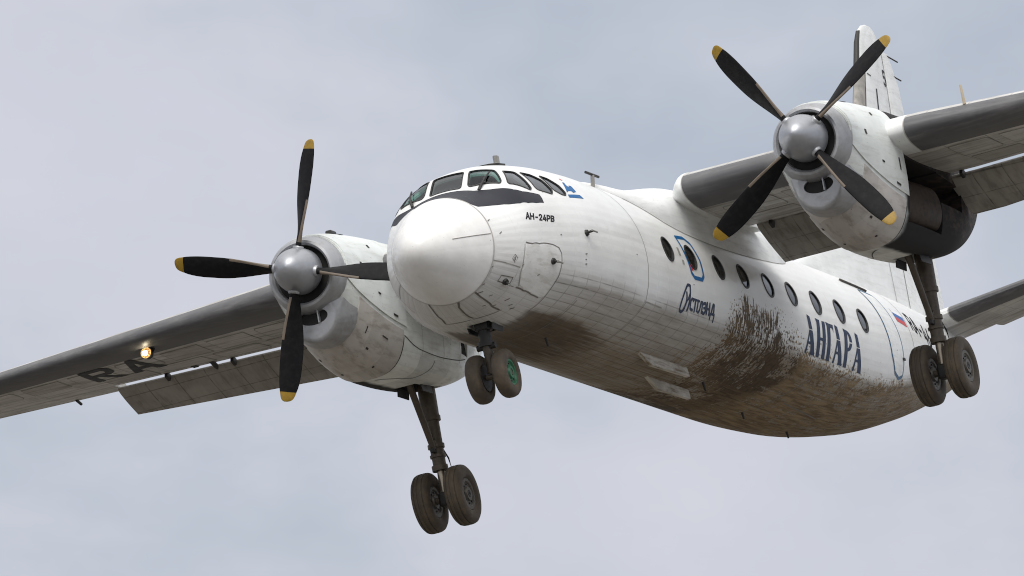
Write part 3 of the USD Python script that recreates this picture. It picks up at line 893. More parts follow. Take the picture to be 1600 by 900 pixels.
def hull_text(text, x, h, height, sx=1.0, bold=True, slope=0.0, shear=0.0, mat='marking_black', name='lettering'):
    m = meshkit.text_mesh(text, height, 0.002, bold)
    v = m.vertices
    v = np.c_[v[:, 0] * sx + v[:, 1] * shear, v[:, 1] - slope * v[:, 0], v[:, 2] * 0]
    v, f = trimesh.remesh.subdivide_to_size(v, m.faces, 0.06, max_iter=8)
    v[:, 0] += x
    v[:, 1] -= h
    part(name, on_hull(T(v, f), -1, 0.003), mat, fus, True)


m = heavy_text('АН-24РВ', 0.1)
v, f = trimesh.remesh.subdivide_to_size(np.c_[m.vertices[:, :2], m.vertices[:, 2] * 0], m.faces, 0.03, max_iter=8)
u, q = (v[:, 0] - v[:, 0].min()) / np.ptp(v[:, 0]), (v[:, 1] - v[:, 1].min()) / np.ptp(v[:, 1])
kx = np.linspace(0, 1, 5)                                   # the line of writing dips with the skin's fall towards the nose
tx, th_ = PchipInterpolator(kx, [1.91, 2.04, 2.20, 2.37, 2.56])(u), PchipInterpolator(kx, [1.375, 1.512, 1.60, 1.665, 1.719])(u)
bx, bh = PchipInterpolator(kx, [1.86, 2.00, 2.16, 2.32, 2.50])(u), PchipInterpolator(kx, [1.435, 1.592, 1.69, 1.755, 1.81])(u)
part('lettering', on_hull(T(np.c_[bx + (tx - bx) * q, -(bh + (th_ - bh) * q), v[:, 2]], f), -1, 0.003), 'marking_black', fus, True)

S1 = 0.055                                             # stem width of the company lettering


def glyph_A(w=0.40, H=0.56):
    thick = Polygon([(0.02, H + 0.02), (0.10, H + 0.02), (w, 0), (w - 0.115, 0), (0.045, H - 0.02)])
    thick = Polygon([(w * 0.19, H), (w * 0.50, H), (w + 0.01, 0), (w - 0.15, 0)])
    thin = Polygon([(w * 0.42, H * 0.80), (w * 0.47, H * 0.72), (0.075, 0), (0.0, 0)])
    bar = sbox(w * 0.22, H * 0.26, w * 0.72, H * 0.33)
    serif = Polygon([(w * 0.18, H + 0.02), (w * 0.46, H), (w * 0.42, H - 0.06)])
    g = thick.union(thin).union(bar).union(serif)
    return g.difference(sbox(-1, H * 0.635, 1, H * 0.662)), w


def glyph_N(w=0.36, H=0.56):
    serif = Polygon([(-0.05, H + 0.01), (0.10, H), (0.0, H - 0.05)])
    return sbox(0, 0, 0.13, H).union(sbox(w - 0.13, 0, w, H)).union(sbox(0, H * 0.46, w, H * 0.54)).union(serif), w


def glyph_G(w=0.27, H=0.56):
    return sbox(0, 0, 0.135, H).union(Polygon([(0, H), (w, H), (w, H - 0.12), (w - 0.04, H - 0.06), (0, H - 0.05)])).union(Polygon([(-0.04, H + 0.01), (0.1, H), (0.0, H - 0.05)])), w


def glyph_P(w=0.33, H=0.56):
    bowl = affinity.scale(shapely.Point(0.10, H * 0.72).buffer(1, 24), w - 0.10, H * 0.28).intersection(sbox(0.09, 0, 1, H))
    hole = affinity.scale(shapely.Point(0.10, H * 0.72).buffer(1, 24), w - 0.21, H * 0.20)
    return sbox(0, 0, 0.135, H).union(bowl.difference(hole).difference(sbox(w - 0.14, H * 0.68, 1, H * 0.72))).union(Polygon([(-0.04, H + 0.01), (0.1, H), (0.0, H - 0.05)])), w


xx = 11.86
for gl in (glyph_A, glyph_N, glyph_G, glyph_A, glyph_P, glyph_A):
    gp, w = gl()
    m = fine(gp, 0, 0.07)
    v = m.vertices.copy()
    v[:, 0] += xx
    v[:, 1] -= 2.86 + 0.006 * (xx - 12)
    part('lettering', on_hull(T(v, m.faces), -1, 0.003), 'marking_navy', fus, True)
    xx += w + (0.07 if gl is not glyph_G else -0.01)

# the script word, as pen strokes (x right, y up, metres)
def stroke(pts, w):
    p = np.asarray(pts, float)
    q = np.arange(len(p))
    s = np.linspace(0, len(p) - 1, 60)
    c = np.c_[PchipInterpolator(q, p[:, 0])(s), PchipInterpolator(q, p[:, 1])(s)]
    return LineString(c).buffer(w / 2)


script = [
    stroke([(0.33, 0.26), (0.40, 0.40), (0.40, 0.50), (0.30, 0.51), (0.14, 0.36), (0.02, 0.14), (0.0, 0.03), (0.08, 0.0), (0.2, 0.08)], 0.044),
    stroke([(0.24, 0.36), (0.26, 0.24), (0.20, 0.10), (0.17, 0.06)], 0.05), stroke([(0.17, 0.08), (0.38, 0.32)], 0.02), stroke([(0.40, 0.45), (0.40, 0.3), (0.36, 0.12), (0.33, 0.06)], 0.05),
    stroke([(0.56, 0.25), (0.50, 0.28), (0.44, 0.20), (0.46, 0.10), (0.56, 0.08)], 0.042),
    stroke([(0.55, 0.28), (0.84, 0.27)], 0.03), stroke([(0.66, 0.27), (0.65, 0.07)], 0.048), stroke([(0.78, 0.27), (0.76, 0.09)], 0.044),
    stroke([(0.82, 0.07), (0.88, 0.12), (0.92, 0.26), (0.98, 0.26), (0.98, 0.08)], 0.044),
    stroke([(1.03, 0.24), (1.12, 0.26), (1.15, 0.16), (1.08, 0.07), (1.02, 0.09)], 0.042), stroke([(1.06, 0.17), (1.15, 0.17)], 0.034),
    stroke([(1.20, 0.27), (1.20, 0.08)], 0.050), stroke([(1.20, 0.17), (1.32, 0.17)], 0.034), stroke([(1.32, 0.27), (1.32, 0.08)], 0.050),
    stroke([(1.38, 0.0), (1.38, 0.10), (1.56, 0.10), (1.54, -0.03)], 0.034), stroke([(1.41, 0.10), (1.48, 0.27), (1.52, 0.26), (1.52, 0.10)], 0.048)]
word = shapely.union_all(script)
m = fine(affinity.scale(word.buffer(0.006), 0.86, 0.80, origin=(0, 0)), 0, 0.07)
v = m.vertices.copy()
v[:, 1] += -2.90 + 0.03 * v[:, 0]
v[:, 0] += 6.80
part('lettering', on_hull(T(v, m.faces), -1, 0.003), 'marking_navy', fus, True)

# emblem behind the cockpit: blue A shape over a bar
em = Polygon([(3.70, 1.16), (3.77, 1.166), (3.58, 1.362), (3.43, 1.402)])
em3 = Polygon([(3.80, 1.237), (3.88, 1.245), (3.82, 1.381), (3.66, 1.409), (3.71, 1.353), (3.59, 1.375)])
em2 = Polygon([(3.39, 1.442), (3.85, 1.445), (3.88, 1.52), (3.36, 1.502)])
em = em.union(em3).buffer(0.03).buffer(-0.03)
for p in (em, em2):
    part('emblem', hull_patch(flip(p), -1), 'marking_blue', fus, True)
part('emblem', hull_patch(flip(circle(3.82, 1.08, 0.03)), -1), 'flag_red', fus, True)

# emergency exit: blue outline round the second window
ex = Polygon([(7.10, 1.70), (7.50, 1.66), (7.70, 1.74), (7.80, 2.02), (7.78, 2.28), (7.68, 2.36), (7.36, 2.37), (7.24, 2.30)])
ex = rounded(ex, 0.04)
part('exit_outline', hull_patch(flip(ex.difference(ex.buffer(-0.06))), -1), 'marking_blue', fus, True)
part('exit_placard', hull_patch(flip(sbox(7.27, 2.14, 7.36, 2.24)), -1), 'flag_red', fus, True)
part('exit_placard', hull_patch(flip(sbox(6.92, 1.93, 7.0, 2.06)), -1), 'seam_grey', fus, True)
part('exit_placard', hull_patch(flip(sbox(6.97, 2.12, 7.05, 2.19)), -1), 'seam_grey', fus, True)

# passenger door: a slab a little proud, blue outline
dr = rounded(Polygon([(15.50, 1.22), (16.22, 1.22), (16.46, 2.30), (16.45, 2.58), (16.20, 2.66), (15.92, 2.62), (15.70, 2.36), (15.60, 2.0)]), 0.10)
door = part('cabin_door', hull_patch(flip(dr.buffer(-0.05)), -1, -0.003, 0.008), 'tail_white', A)
part('door_outline', hull_patch(flip(dr.difference(dr.buffer(-0.052))), -1, 0.004), 'outline_blue', door, True)
part('door_handle', hull_patch(flip(sbox(16.36, 2.29, 16.45, 2.32)), -1, 0.0, 0.03), 'gear_black', door)
part('rain_gutter', hull_patch(flip(Polygon([(15.0, 1.12), (16.05, 1.15), (16.05, 1.185), (15.0, 1.155)])), -1, 0.0, 0.03), 'seam_dark', A)

# flag and registration
for k, mt in ((0, 'flag_white'), (1, 'flag_blue'), (2, 'flag_red')):
    y0 = 1.40 + 0.085 * k
    part('flag', hull_patch(Polygon([(16.62, -y0), (17.14, -y0), (17.14, -y0 - 0.085), (16.62, -y0 - 0.085)]), -1), mt, fus, True)
hull_text('RA-46', 17.42, 1.62, 0.30, 1.0, True, 0.0, -0.1)

# belly: two long thin blades, small drain masts
for x0, x1, y0, hgt in ((6.72, 8.66, -0.60, 0.15), (8.05, 9.75, -0.18, 0.15)):
    zb0 = section(x0, 180 - 28 if y0 < -0.5 else 172)[2]
    prof = [(x0, 0.03), (x1, 0.03), (x1 + 0.03, -hgt * 0.85), (x0 + 0.45, -hgt)]
    ring = [np.array([(x, y0 + d + (0.10 * z if y0 < -0.5 else 0), zb0 + z) for x, z in prof]) for d in (-0.03, 0.03)]
    part('belly_blade', loft(ring), 'blade_paint', A, 20)
for x, y in ((3.95, -0.28), (12.2, -0.1), (14.6, 0.1), (9.6, -0.5)):
    zb0 = section(x, 172)[2]
    part('drain_mast', tube([(x, y, zb0 + 0.03), (x + 0.05, y, zb0 - 0.10)], [0.022, 0.014], 8), 'gear_black', A)

# ------------------------------------------------------------------ wing-to-body fairing
FX = np.array([5.7, 6.1, 6.64, 7.25, 8.02, 8.86, 9.83, 11.07, 12.25, 12.9])
FH = PchipInterpolator(FX, [0.35, 0.90, 1.22, 1.483, 1.572, 1.597, 1.577, 1.493, 1.334, 0.95])
FZ = PchipInterpolator([5.7, 6.3, 7.0, 7.6, 8.4, 9.5, 10.5, 11.3, 12.2, 12.9], [1.312, 1.316, 1.325, 1.375, 1.49, 1.55, 1.55, 1.50, 1.40, 1.315])
FN = PchipInterpolator([5.7, 6.4, 7.2, 8.0, 10.5, 11.5, 12.9], [2.0, 2.05, 2.5, 3.4, 3.3, 2.8, 2.0])
rings = []
for x in np.linspace(5.72, 12.88, 70):
    s = hull_point(np.array(x), np.array(float(FH(x))), 1, np.array(0.004))
    n, zt = float(FN(x)), float(FZ(x))
    tt = np.radians(np.linspace(0, 180, 61))
    yy = np.sign(np.cos(tt)) * np.abs(np.cos(tt)) ** (2 / n) * s[1]
    zz = s[2] + np.abs(np.sin(tt)) ** (2 / n) * max(zt - s[2], 0.02)
    under = np.linspace(-s[1], s[1], 12)[1:-1]
    rings.append(np.vstack([np.c_[np.full(61, x), yy, zz], np.c_[np.full(10, x), under, np.full(10, s[2] - 0.02)]]))
fair = part('wing_fairing', loft(rings), 'tail_white', A, 40)
for side in (-1, 1):
    part('skin_seam', hull_line([(x, float(FH(x)) + 0.004) for x in np.linspace(6.3, 12.6, 40)], 0.010, side, 0.006), 'seam_grey', fair, True)

# ------------------------------------------------------------------ wings
FLAP_IN, FLAP_OUT = 1.50, 8.72
for sy in (-1, 1):
    w = part('wing', cat(wing_panel(1.36 * sy, FLAP_OUT * sy, 0.765, 12), wing_panel(FLAP_OUT * sy, 14.55 * sy, 0.76, 8)), 'wing_grey', A, 35)
    part('aileron', wing_panel((FLAP_OUT + 0.03) * sy, 14.5 * sy, 1.0, 8, -1, -(0.775 ** (1 / 1.6)), 20) if False else cat(*[loft([np.vstack([wing_point(y, np.linspace(-1, -(0.77 ** 0.625), 10)), wing_point(y, np.linspace(0.77 ** 0.625, 1, 10))]) for y in np.linspace((FLAP_OUT + 0.03) * sy, 14.5 * sy, 6)])]), 'wing_grey', w, 35)
    part('wing_tip', loft([wing_point(y, np.linspace(-1, 1, 40)) * np.array([1, 1, 1]) * 1.0 if k == 0 else wing_point(y, np.linspace(-1, 1, 40)) + (np.array([9.6, y, 1.14]) - wing_point(y, np.linspace(-1, 1, 40))) * k for y, k in ((14.55 * sy, 0), (14.62 * sy, 0.12), (14.68 * sy, 0.4), (14.70 * sy, 0.8))]), 'wing_grey', w, 40)
    for y0, y1 in ((1.42, 3.30), (4.88, 14.5)):
        part('deicing_boot', wing_strip(y0 * sy, y1 * sy, -0.35, 0.13, 0.006, 10), 'boot_rubber', w, 35)
    sr = np.linspace(-1, 1, 60)
    root = [wing_point(1.405 * sy, sr, 0.005), wing_point(1.355 * sy, sr, 0.004)]
    for y, dx, dz, k in ((1.31, 0.02, -0.005, 0.985), (1.25, 0.06, -0.02, 0.945), (1.16, 0.15, -0.05, 0.87), (1.0, 0.40, -0.12, 0.74)):
        q = wing_point(y * sy, sr)
        mid = np.array([9.4, 0, 1.18])
        root.append(np.c_[mid[0] + (q[:, 0] - mid[0]) * k + dx * 0.3, q[:, 1], mid[2] + (q[:, 2] - mid[2]) * k + dz])
    part('wing_root_cuff', loft(root), 'tail_white', w, 40)
    part('wing_root_cuff', wing_strip(4.3 * sy, 4.86 * sy, -0.36, 0.30, 0.004, 4), 'tail_white', w, 35)
    for y0, y1, fr in ((FLAP_IN, 3.42, 0.30), (4.5, FLAP_OUT, 0.275)):
        fm_, rg = flap(y0 * sy, y1 * sy, 26.0 if y0 < 2 else 27.0, fr, 0.775, 0.022 if y0 < 2 else 0.040)
        fp = part('flap', fm_, 'flap_grey', w, 35)
        ys = np.arange(y0 + 0.25, y1 - 0.1, 1.05)
        for y in ys:
            xl, c, z, tt_ = wing_at(y)
            xb, zb_ = xl + 0.765 * c, z - 0.765 * c * math.sin(INC)
            part('flap_bracket', bevel_box((0.13, 0.05, 0.11), (xb - 0.02, y * sy, zb_ - 0.04 * c), 0.008, rotm([0, 1, 0], 25)), 'gear_black', w)
    spots_ = [(y, 0.23, 0.45, 0.62) for y in np.arange(5.5, 13.6, 0.78)] + [(y, 0.50, 0.70, 0.74) for y in np.arange(5.6, 8.4, 0.9)] + [(2.05, 0.24, 0.46, 0.78), (2.95, 0.24, 0.46, 0.7), (2.05, 0.50, 0.70, 0.78), (2.95, 0.50, 0.70, 0.7)]
    for k, (y, f0, f1, wd) in enumerate(spots_):
        pl = Polygon([(f0, y - wd / 2), (f1, y - wd / 2), (f1, y + wd / 2), (f0, y + wd / 2)])
        pl = pl if k % 3 else pl.buffer(-0.04).buffer(0.04)
        m = fine(pl, 0.004, 0.14)
        part('access_panel', under_wing(T(m.vertices * np.array([1, sy, 1]), m.faces), 0.001), ('wing_panel_light', 'wing_panel_dark', 'wing_grey')[(k * 7 + 2) % 3], w, False)
        edge = pl.difference(affinity.scale(pl, 0.955, 0.978))
        m = fine(edge, 0, 0.14)
        part('panel_seam', under_wing(T(m.vertices * np.array([1, sy, 1]), m.faces), 0.0065), 'wing_seam', w, True)
    # flap track fairing amid the outer flap
    y = 7.15
    xl, c, z, tt_ = wing_at(y)
    part('flap_jack', cat(tube([(xl + 0.70 * c, y * sy, z - 0.16), (xl + 0.93 * c, y * sy, z - 0.38)], [0.035, 0.045], 10), bevel_box((0.14, 0.10, 0.10), (xl + 0.73 * c, (y + 0.28) * sy, z - 0.15), 0.02)), 'gear_black', w)
    te = wing_point(9.55 * sy, np.array([-0.985]))[0]
    part('static_rod', tube([te + np.array([-0.06, 0, -0.01]), te + np.array([0.10, 0, -0.05])], 0.022, 8), 'gear_black', w)

# registration under the right wing: two letters, their tops towards the leading edge
for ch, poly in (('R', Polygon([(0, 0), (0, 1), (0.62, 1), (0.80, 0.86), (0.80, 0.58), (0.62, 0.45), (0.46, 0.45), (0.84, 0), (0.62, 0), (0.28, 0.42), (0.20, 0.45), (0.20, 0)]).difference(Polygon([(0.2, 0.83), (0.55, 0.83), (0.60, 0.78), (0.60, 0.68), (0.55, 0.62), (0.2, 0.62)]))),
                 ('A', Polygon([(0, 0), (0.34, 1), (0.54, 1), (0.88, 0), (0.66, 0), (0.585, 0.24), (0.295, 0.24), (0.22, 0)]).difference(Polygon([(0.35, 0.42), (0.53, 0.42), (0.44, 0.74)])))):
    y_in = {'R': 8.72, 'A': 8.12}[ch]
    m = fine(poly, 0, 0.08)
    v = np.c_[0.51 - 0.32 * m.vertices[:, 1], y_in - 0.60 * m.vertices[:, 0], m.vertices[:, 2] * 0]
    part('lettering', under_wing(T(v, m.faces), 0.010), 'marking_black', A + '/wing_001', True)

# landing lamp under the right wing, switched on
LY = 7.40
lx = wing_point(LY, np.array([-0.24]))[0]
lp = part('landing_lamp', cat(lathe([(0, 0.09), (0.10, 0.075), (0.16, 0.03), (0.165, 0.001)], (1, 0, -0.1), lx + np.array([-0.06, 0, -0.07]), 28), tube([lx + np.array([0.04, -0.1, 0.02]), lx + np.array([0.0, -0.08, -0.05])], 0.025, 8), lathe([(0, 0.092), (-0.015, 0.096), (-0.015, 0.084), (0, 0.08)], (1, 0, -0.1), lx + np.array([-0.06, 0, -0.07]), 28, True)), 'gear_black', A)
part('reflector', lathe([(0.006, 0.001), (0.0, 0.05), (-0.004, 0.083), (0.03, 0.08), (0.035, 0.001)], (1, 0, -0.1), lx + np.array([-0.062, 0, -0.07]), 28), 'lamp_reflector', lp)
part('bulb', trimesh.creation.icosphere(2, 0.042).apply_translation(lx + np.array([-0.085, 0.01, -0.075])), 'lamp_glow', lp, True)
part('whip_rod', tube([(7.9, -5.75, 1.38), (7.88, -5.75, 1.66)], [0.025, 0.018], 8), 'rod_tan', A)

# ------------------------------------------------------------------ engine nacelles
NXS = np.concatenate([np.arange(6.27, 8.6, 0.06), np.arange(8.6, 12.95, 0.1), [13.0]])
NAS = np.linspace(-180, 180, 145)[:-1]
BLADE_AZ = {-1: (-33.1, 55.7, 144.5, 234.6), 1: (18.0, 106.0, 195.7, 287.3)}
for sy in (-1, 1):
    body = to_man(loft(nac_point(NXS[:, None], NAS[None], sy)))
    # exhaust bay on the outboard side, wheel bay below, intake slot on the inboard side of the right nacelle
    bay = m3.Manifold()
    for outline in (((8.16, 0.92), (8.16, -0.02), (9.56, -0.02), (9.60, 0.90)), ((9.3, 0.44), (10.6, 0.44), (10.72, 0.79), (9.4, 0.90))):
        bay = bay + m3.Manifold.hull_points(np.array([(x, sy * y, z) for x, z in outline for y in (NY + 0.18, NY + 1.0)]))
    body = body - bay
    wheel_bay = m3.Manifold.cube([1.15, 0.34, 0.7], True).translate([9.9, sy * NY, -0.30])
    body = body - wheel_bay
    if sy == 1:
        body = body - m3.Manifold.cube([0.36, 0.5, 0.36], True).translate([10.55, NY - 0.62, 0.42])
    nac = part('engine_nacelle', from_man(body), 'white_skin', A, 30)
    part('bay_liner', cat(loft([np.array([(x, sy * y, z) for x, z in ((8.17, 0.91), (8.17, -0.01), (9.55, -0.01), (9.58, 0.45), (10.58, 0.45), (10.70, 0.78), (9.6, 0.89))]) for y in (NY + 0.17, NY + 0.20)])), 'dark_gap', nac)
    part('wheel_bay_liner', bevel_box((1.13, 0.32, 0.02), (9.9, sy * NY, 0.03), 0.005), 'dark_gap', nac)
    if sy == 1:
        part('intake_screen', bevel_box((0.355, 0.16, 0.355), (10.55, NY - 0.44, 0.42), 0.005), 'dark_gap', nac)
    # jet pipe in its bay
    g = np.radians(np.arange(0, 360, 12))
    pipe = []
    for x, yc, zc_, ry, rz in ((8.30, 0.34, 0.42, 0.15, 0.30), (8.7, 0.40, 0.39, 0.16, 0.33), (9.2, 0.455, 0.375, 0.165, 0.325), (9.52, 0.475, 0.365, 0.165, 0.325), (9.53, 0.475, 0.365, 0.15, 0.31)):
        pipe.append(np.stack([np.full(len(g), x), sy * (NY + yc + ry * np.cos(g)), zc_ + rz * np.sin(g)], -1))
    part('jet_pipe', loft(pipe), 'exhaust_steel', nac, 40)
    # cowl panels, proud of the skin
    for a0, a1, x0, x1, mt in ((3, 108, 6.30, 8.10, 'cowl_white'), (-108, -3, 6.30, 8.10, 'cowl_white'), (112, 248, 6.62, 7.98, 'cowl_lower')):
        pl = rounded(Polygon([(x0, a0), (x1, a0), (x1, a1), (x0, a1)]) if abs(a0) < 111 else Polygon([(x0, a0 / 1), (x1, a0), (x1 - 0.0, a1), (x0, a1)]), 0.001)
        m = fine(affinity.scale(pl, 1, 1 / 60, origin=(0, 0)), 0.022, 0.10)
        v = m.vertices
        part('cowl_panel', T(nac_point(v[:, 0], v[:, 1] * 60, sy, v[:, 2] - 0.004), m.faces), mt, nac, 30)
    part('cowl_seam', nac_line([(8.02, 118), (8.02, 180), (8.02, 242)], 0.03, sy), 'dark_gap', nac, True)
    part('cowl_seam', nac_line([(8.03, -116), (8.6, -120), (9.5, -122), (10.6, -122)], 0.014, sy), 'seam_dark', nac, True)
    part('cowl_seam', nac_line([(8.2, -180), (8.9, -166), (9.2, -140), (9.25, -128)], 0.014, sy), 'seam_dark', nac, True)
    for x in (8.75, 9.6, 10.3):
        part('cowl_seam', nac_line([(x, -60), (x, -126)], 0.009, sy), 'seam_grey', nac, True)
    part('cowl_seam', nac_line([(8.12, -84), (10.3, -96)], 0.009, sy), 'seam_grey', nac, True)
    # latches and small openings on the cowl
    for x, a, s1, s2 in ((7.05, 22, 0.10, 0.05), (7.75, 10, 0.05, 0.03), (7.35, 52, 0.05, 0.05), (6.75, 80, 0.05, 0.06), (7.2, 96, 0.07, 0.012), (7.85, 92, 0.03, 0.05), (7.85, 66, 0.012, 0.08), (7.7, 104, 0.14, 0.016), (7.4, 128, 0.16, 0.014), (7.1, 150, 0.05, 0.03), (7.55, 165, 0.03, 0.03), (6.9, 134, 0.012, 0.09)):
        for m_ in ((1, -1) if x != 7.85 else (1,)):
            pl = sbox(x - s1 / 2, m_ * a - s2 * 42, x + s1 / 2, m_ * a + s2 * 42)
            part('cowl_latch', nac_patch(pl, sy, 0.020, 0.008), 'gear_black', nac)
    part('cowl_scoop', cat(bevel_box((0.22, 0.10, 0.09), (7.15, sy * (NY - 0.12), 1.735), 0.025), bevel_box((0.02, 0.07, 0.06), (7.035, sy * (NY - 0.12), 1.735), 0.008)), 'gear_black', nac)
    # bright front ring and the chin oil-cooler intake
    C = np.array([0, sy * NY, 1.01])
    ringp = [(6.01, 0.425), (5.98, 0.457), (5.99, 0.492), (6.06, 0.534), (6.17, 0.565), (6.30, 0.588), (6.30, 0.55), (6.15, 0.42), (6.08, 0.415)]
    part('cowl_ring', lathe(ringp, (1, 0, 0), C, 72, True), 'bare_metal', nac, 40)
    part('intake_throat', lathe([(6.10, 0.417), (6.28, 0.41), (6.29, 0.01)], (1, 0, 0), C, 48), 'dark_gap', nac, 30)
    sp = trimesh.creation.icosphere(2, 0.07).vertices
    g = np.radians(np.linspace(-90, 90, 15))
    front = [np.array([6.24, sy * NY + 0.30 * math.sin(q), 0.40 - 0.32 * math.cos(q)]) for q in g] + [np.array([6.22, sy * NY + s * 0.26, 0.56]) for s in (-1, 1)]
    back = [np.array([6.62, sy * NY + 0.455 * math.sin(q), 0.49 - 0.44 * math.cos(q)]) for q in g] + [np.array([6.62, sy * NY + s * 0.49, 0.71]) for s in (-1, 1)] + [np.array([6.40, sy * NY + s * 0.42, 0.67]) for s in (-1, 1)]
    chin = m3.Manifold.hull_points(np.vstack([p + sp for p in front + back]))
    hole = m3.Manifold.hull_points(np.vstack([np.array([[x, sy * NY + k * 0.215 * math.cos(q), 0.385 + k2 * 0.108 * math.sin(q)] for q in np.radians(np.arange(0, 360, 10))]) for x, k, k2 in ((6.08, 1.06, 1.08), (6.24, 1.0, 1.0), (6.55, 1.0, 1.0))]))
    chin = (chin - hole).refine_to_length(0.06)
    ch = part('oil_cooler_intake', from_man(chin), 'bare_metal', nac, 35)
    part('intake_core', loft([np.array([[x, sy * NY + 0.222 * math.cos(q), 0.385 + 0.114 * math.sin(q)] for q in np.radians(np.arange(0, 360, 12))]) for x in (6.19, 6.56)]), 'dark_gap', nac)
    part('intake_vane', bevel_box((0.09, 0.02, 0.21), (6.165, sy * NY - 0.085, 0.385), 0.006), 'bare_metal', nac)
    # wheel-bay doors
    for s in (-1, 1):
        part('gear_door', bevel_box((0.42, 0.02, 0.13), (9.72, sy * NY + s * 0.185, -0.27), 0.006, rotm([1, 0, 0], s * 8)), 'gear_black', nac)

    # propeller: spinner with four black, yellow-tipped blades
    H0 = np.array([5.80, sy * NY, NZ])
    spin = [(-0.40, 0.001), (-0.395, 0.05), (-0.37, 0.11), (-0.315, 0.175), (-0.235, 0.236), (-0.14, 0.288), (-0.03, 0.320), (0.08, 0.334), (0.19, 0.338), (0.21, 0.328), (0.21, 0.001)]
    prop = part('propeller', lathe(spin, (1, 0, 0), H0, 64), 'spinner_metal', A, 50)
    RS = np.array([0.30, 0.42, 0.60, 0.85, 1.15, 1.45, 1.70, 1.80])
    RT = np.array([1.75, 1.82, 1.87, 1.895, 1.905])
    chord = PchipInterpolator([0.30, 0.42, 0.60, 0.85, 1.15, 1.45, 1.68, 1.75, 1.82, 1.87, 1.895, 1.905], [0.155, 0.185, 0.24, 0.30, 0.335, 0.325, 0.28, 0.245, 0.21, 0.165, 0.10, 0.04])
    twist = PchipInterpolator([0.30, 0.6, 1.0, 1.45, 1.96], [60, 52, 38, 30, 24])
    thick = PchipInterpolator([0.30, 0.6, 1.0, 1.45, 1.96], [0.60, 0.22, 0.12, 0.085, 0.06])
    for az in BLADE_AZ[sy]:
        q = math.radians(az)
        # az: 0 straight up, growing towards the airliner's left (clockwise from ahead is the turning sense)
        rad_v = np.array([0, -math.sin(q), math.cos(q)])
        tan_v = np.array([0, -math.cos(q), -math.sin(q)])       # the way the blade moves
        fwd = np.array([-1.0, 0, 0])

        def blade_ring(r, grow=0.0, lo=-1.0, hi=1.0, n=28):
            b = math.radians(float(twist(r)))
            ch_dir = tan_v * math.cos(b) + fwd * math.sin(b)      # towards the leading edge
            nr_dir = fwd * math.cos(b) - tan_v * math.sin(b)
            X, Z = airfoil(float(thick(r)), np.linspace(lo, hi, n), 0.03, 0.4)
            c = float(chord(r))
            d = np.c_[0.38 - X, Z] * c
            if grow:
                d = d * (1 + grow)
            return H0 + rad_v * r + d[:, :1] * ch_dir + d[:, 1:] * nr_dir

        rs = np.linspace(0.30, 1.765, 26)
        bl = part('blade', loft([blade_ring(r) for r in rs]), 'blade_black', prop, 50)
        part('blade_tip', loft([blade_ring(r) for r in np.concatenate([np.linspace(1.765, 1.87, 5), [1.885, 1.895, 1.902, 1.905]])]), 'blade_yellow', prop, 50)
        part('blade_boot', loft([np.vstack([blade_ring(r, 0.03, -0.24, 0.24, 12), blade_ring(r, -0.05, -0.22, 0.22, 12)[::-1]]) for r in np.linspace(0.40, 1.02, 9)]), 'blade_boot', prop, 50)
        part('blade_collar', lathe([(0.24, 0.085), (0.325, 0.085), (0.345, 0.075), (0.345, 0.001)], rad_v, H0, 24), 'bare_metal', prop, 40)
        mk = H0 + rad_v * 0.72 + fwd * 0.09

    # main landing gear
    GX0, GZ = 10.20, -1.85
    gy = sy * NY
    leg = cat(tube([(10.22, gy, 0.15), (10.20, gy, -0.25), (10.18, gy, -0.62)], [0.115, 0.13, 0.13], 20), tube([(10.18, gy, -0.60), (10.19, gy, -1.02), (10.20, gy, -1.40)], [0.112, 0.104, 0.095], 20),
              *[lathe([(0, 0.08), (0, r), (h, r), (h, 0.08)], (0, 0, -1), (10.19, gy, z), 20) for z, r, h in ((-0.60, 0.14, 0.07), (-1.02, 0.125, 0.06), (-1.18, 0.118, 0.04), (-1.34, 0.12, 0.08))])
    lg = part('main_landing_gear', leg, 'gear_steel', A, 40)
    part('piston', tube([(10.20, gy, -1.38), (10.20, gy, GZ + 0.05)], 0.06, 18), 'piston_steel', lg, 40)
    part('axle', tube([(GX0, gy - 0.36, GZ), (GX0, gy + 0.36, GZ)], 0.05, 16), 'gear_steel', lg, 40)
    part('axle_block', bevel_box((0.20, 0.17, 0.22), (GX0, gy, GZ), 0.04), 'gear_black', lg)
    part('drag_strut', cat(tube([(9.46, gy, -0.02), (9.56, gy, -0.22), (10.06, gy, -1.10)], [0.08, 0.052, 0.045], 14), tube([(10.05, gy, -0.98), (10.17, gy, -1.12)], 0.05, 12)), 'gear_steel', lg, 40)
    part('torque_link', cat(tube([(10.27, gy, -1.20), (10.50, gy, -1.52)], 0.028, 10), tube([(10.50, gy, -1.52), (10.25, gy, -1.80)], 0.028, 10)), 'gear_black', lg, 40)
    for dy in (-0.05, 0.05):
        part('brake_hose', tube([(10.26, gy + dy, -1.05), (10.40, gy + dy * 1.6, -1.22), (10.46, gy + dy * 1.8, -1.45), (10.38, gy + dy * 2, -1.68), (10.27, gy + dy * 2, -1.80)], 0.012, 8), 'gear_black', lg, True)
    part('strut_bracket', bevel_box((0.14, 0.06, 0.07), (10.05, gy, -1.13), 0.015), 'gear_black', lg)
    for dy in (-0.262, 0.262):
        tp = [(-0.09, 0.235), (-0.122, 0.26), (-0.134, 0.31), (-0.134, 0.36), (-0.124, 0.405), (-0.100, 0.435), (-0.075, 0.445), (-0.071, 0.436), (-0.062, 0.436), (-0.058, 0.448), (-0.020, 0.451), (-0.016, 0.441), (-0.006, 0.441), (0.006, 0.441), (0.016, 0.441), (0.020, 0.451), (0.058, 0.448), (0.062, 0.436), (0.071, 0.436), (0.075, 0.445), (0.100, 0.435), (0.124, 0.405), (0.134, 0.36), (0.134, 0.31), (0.122, 0.26), (0.09, 0.235)]
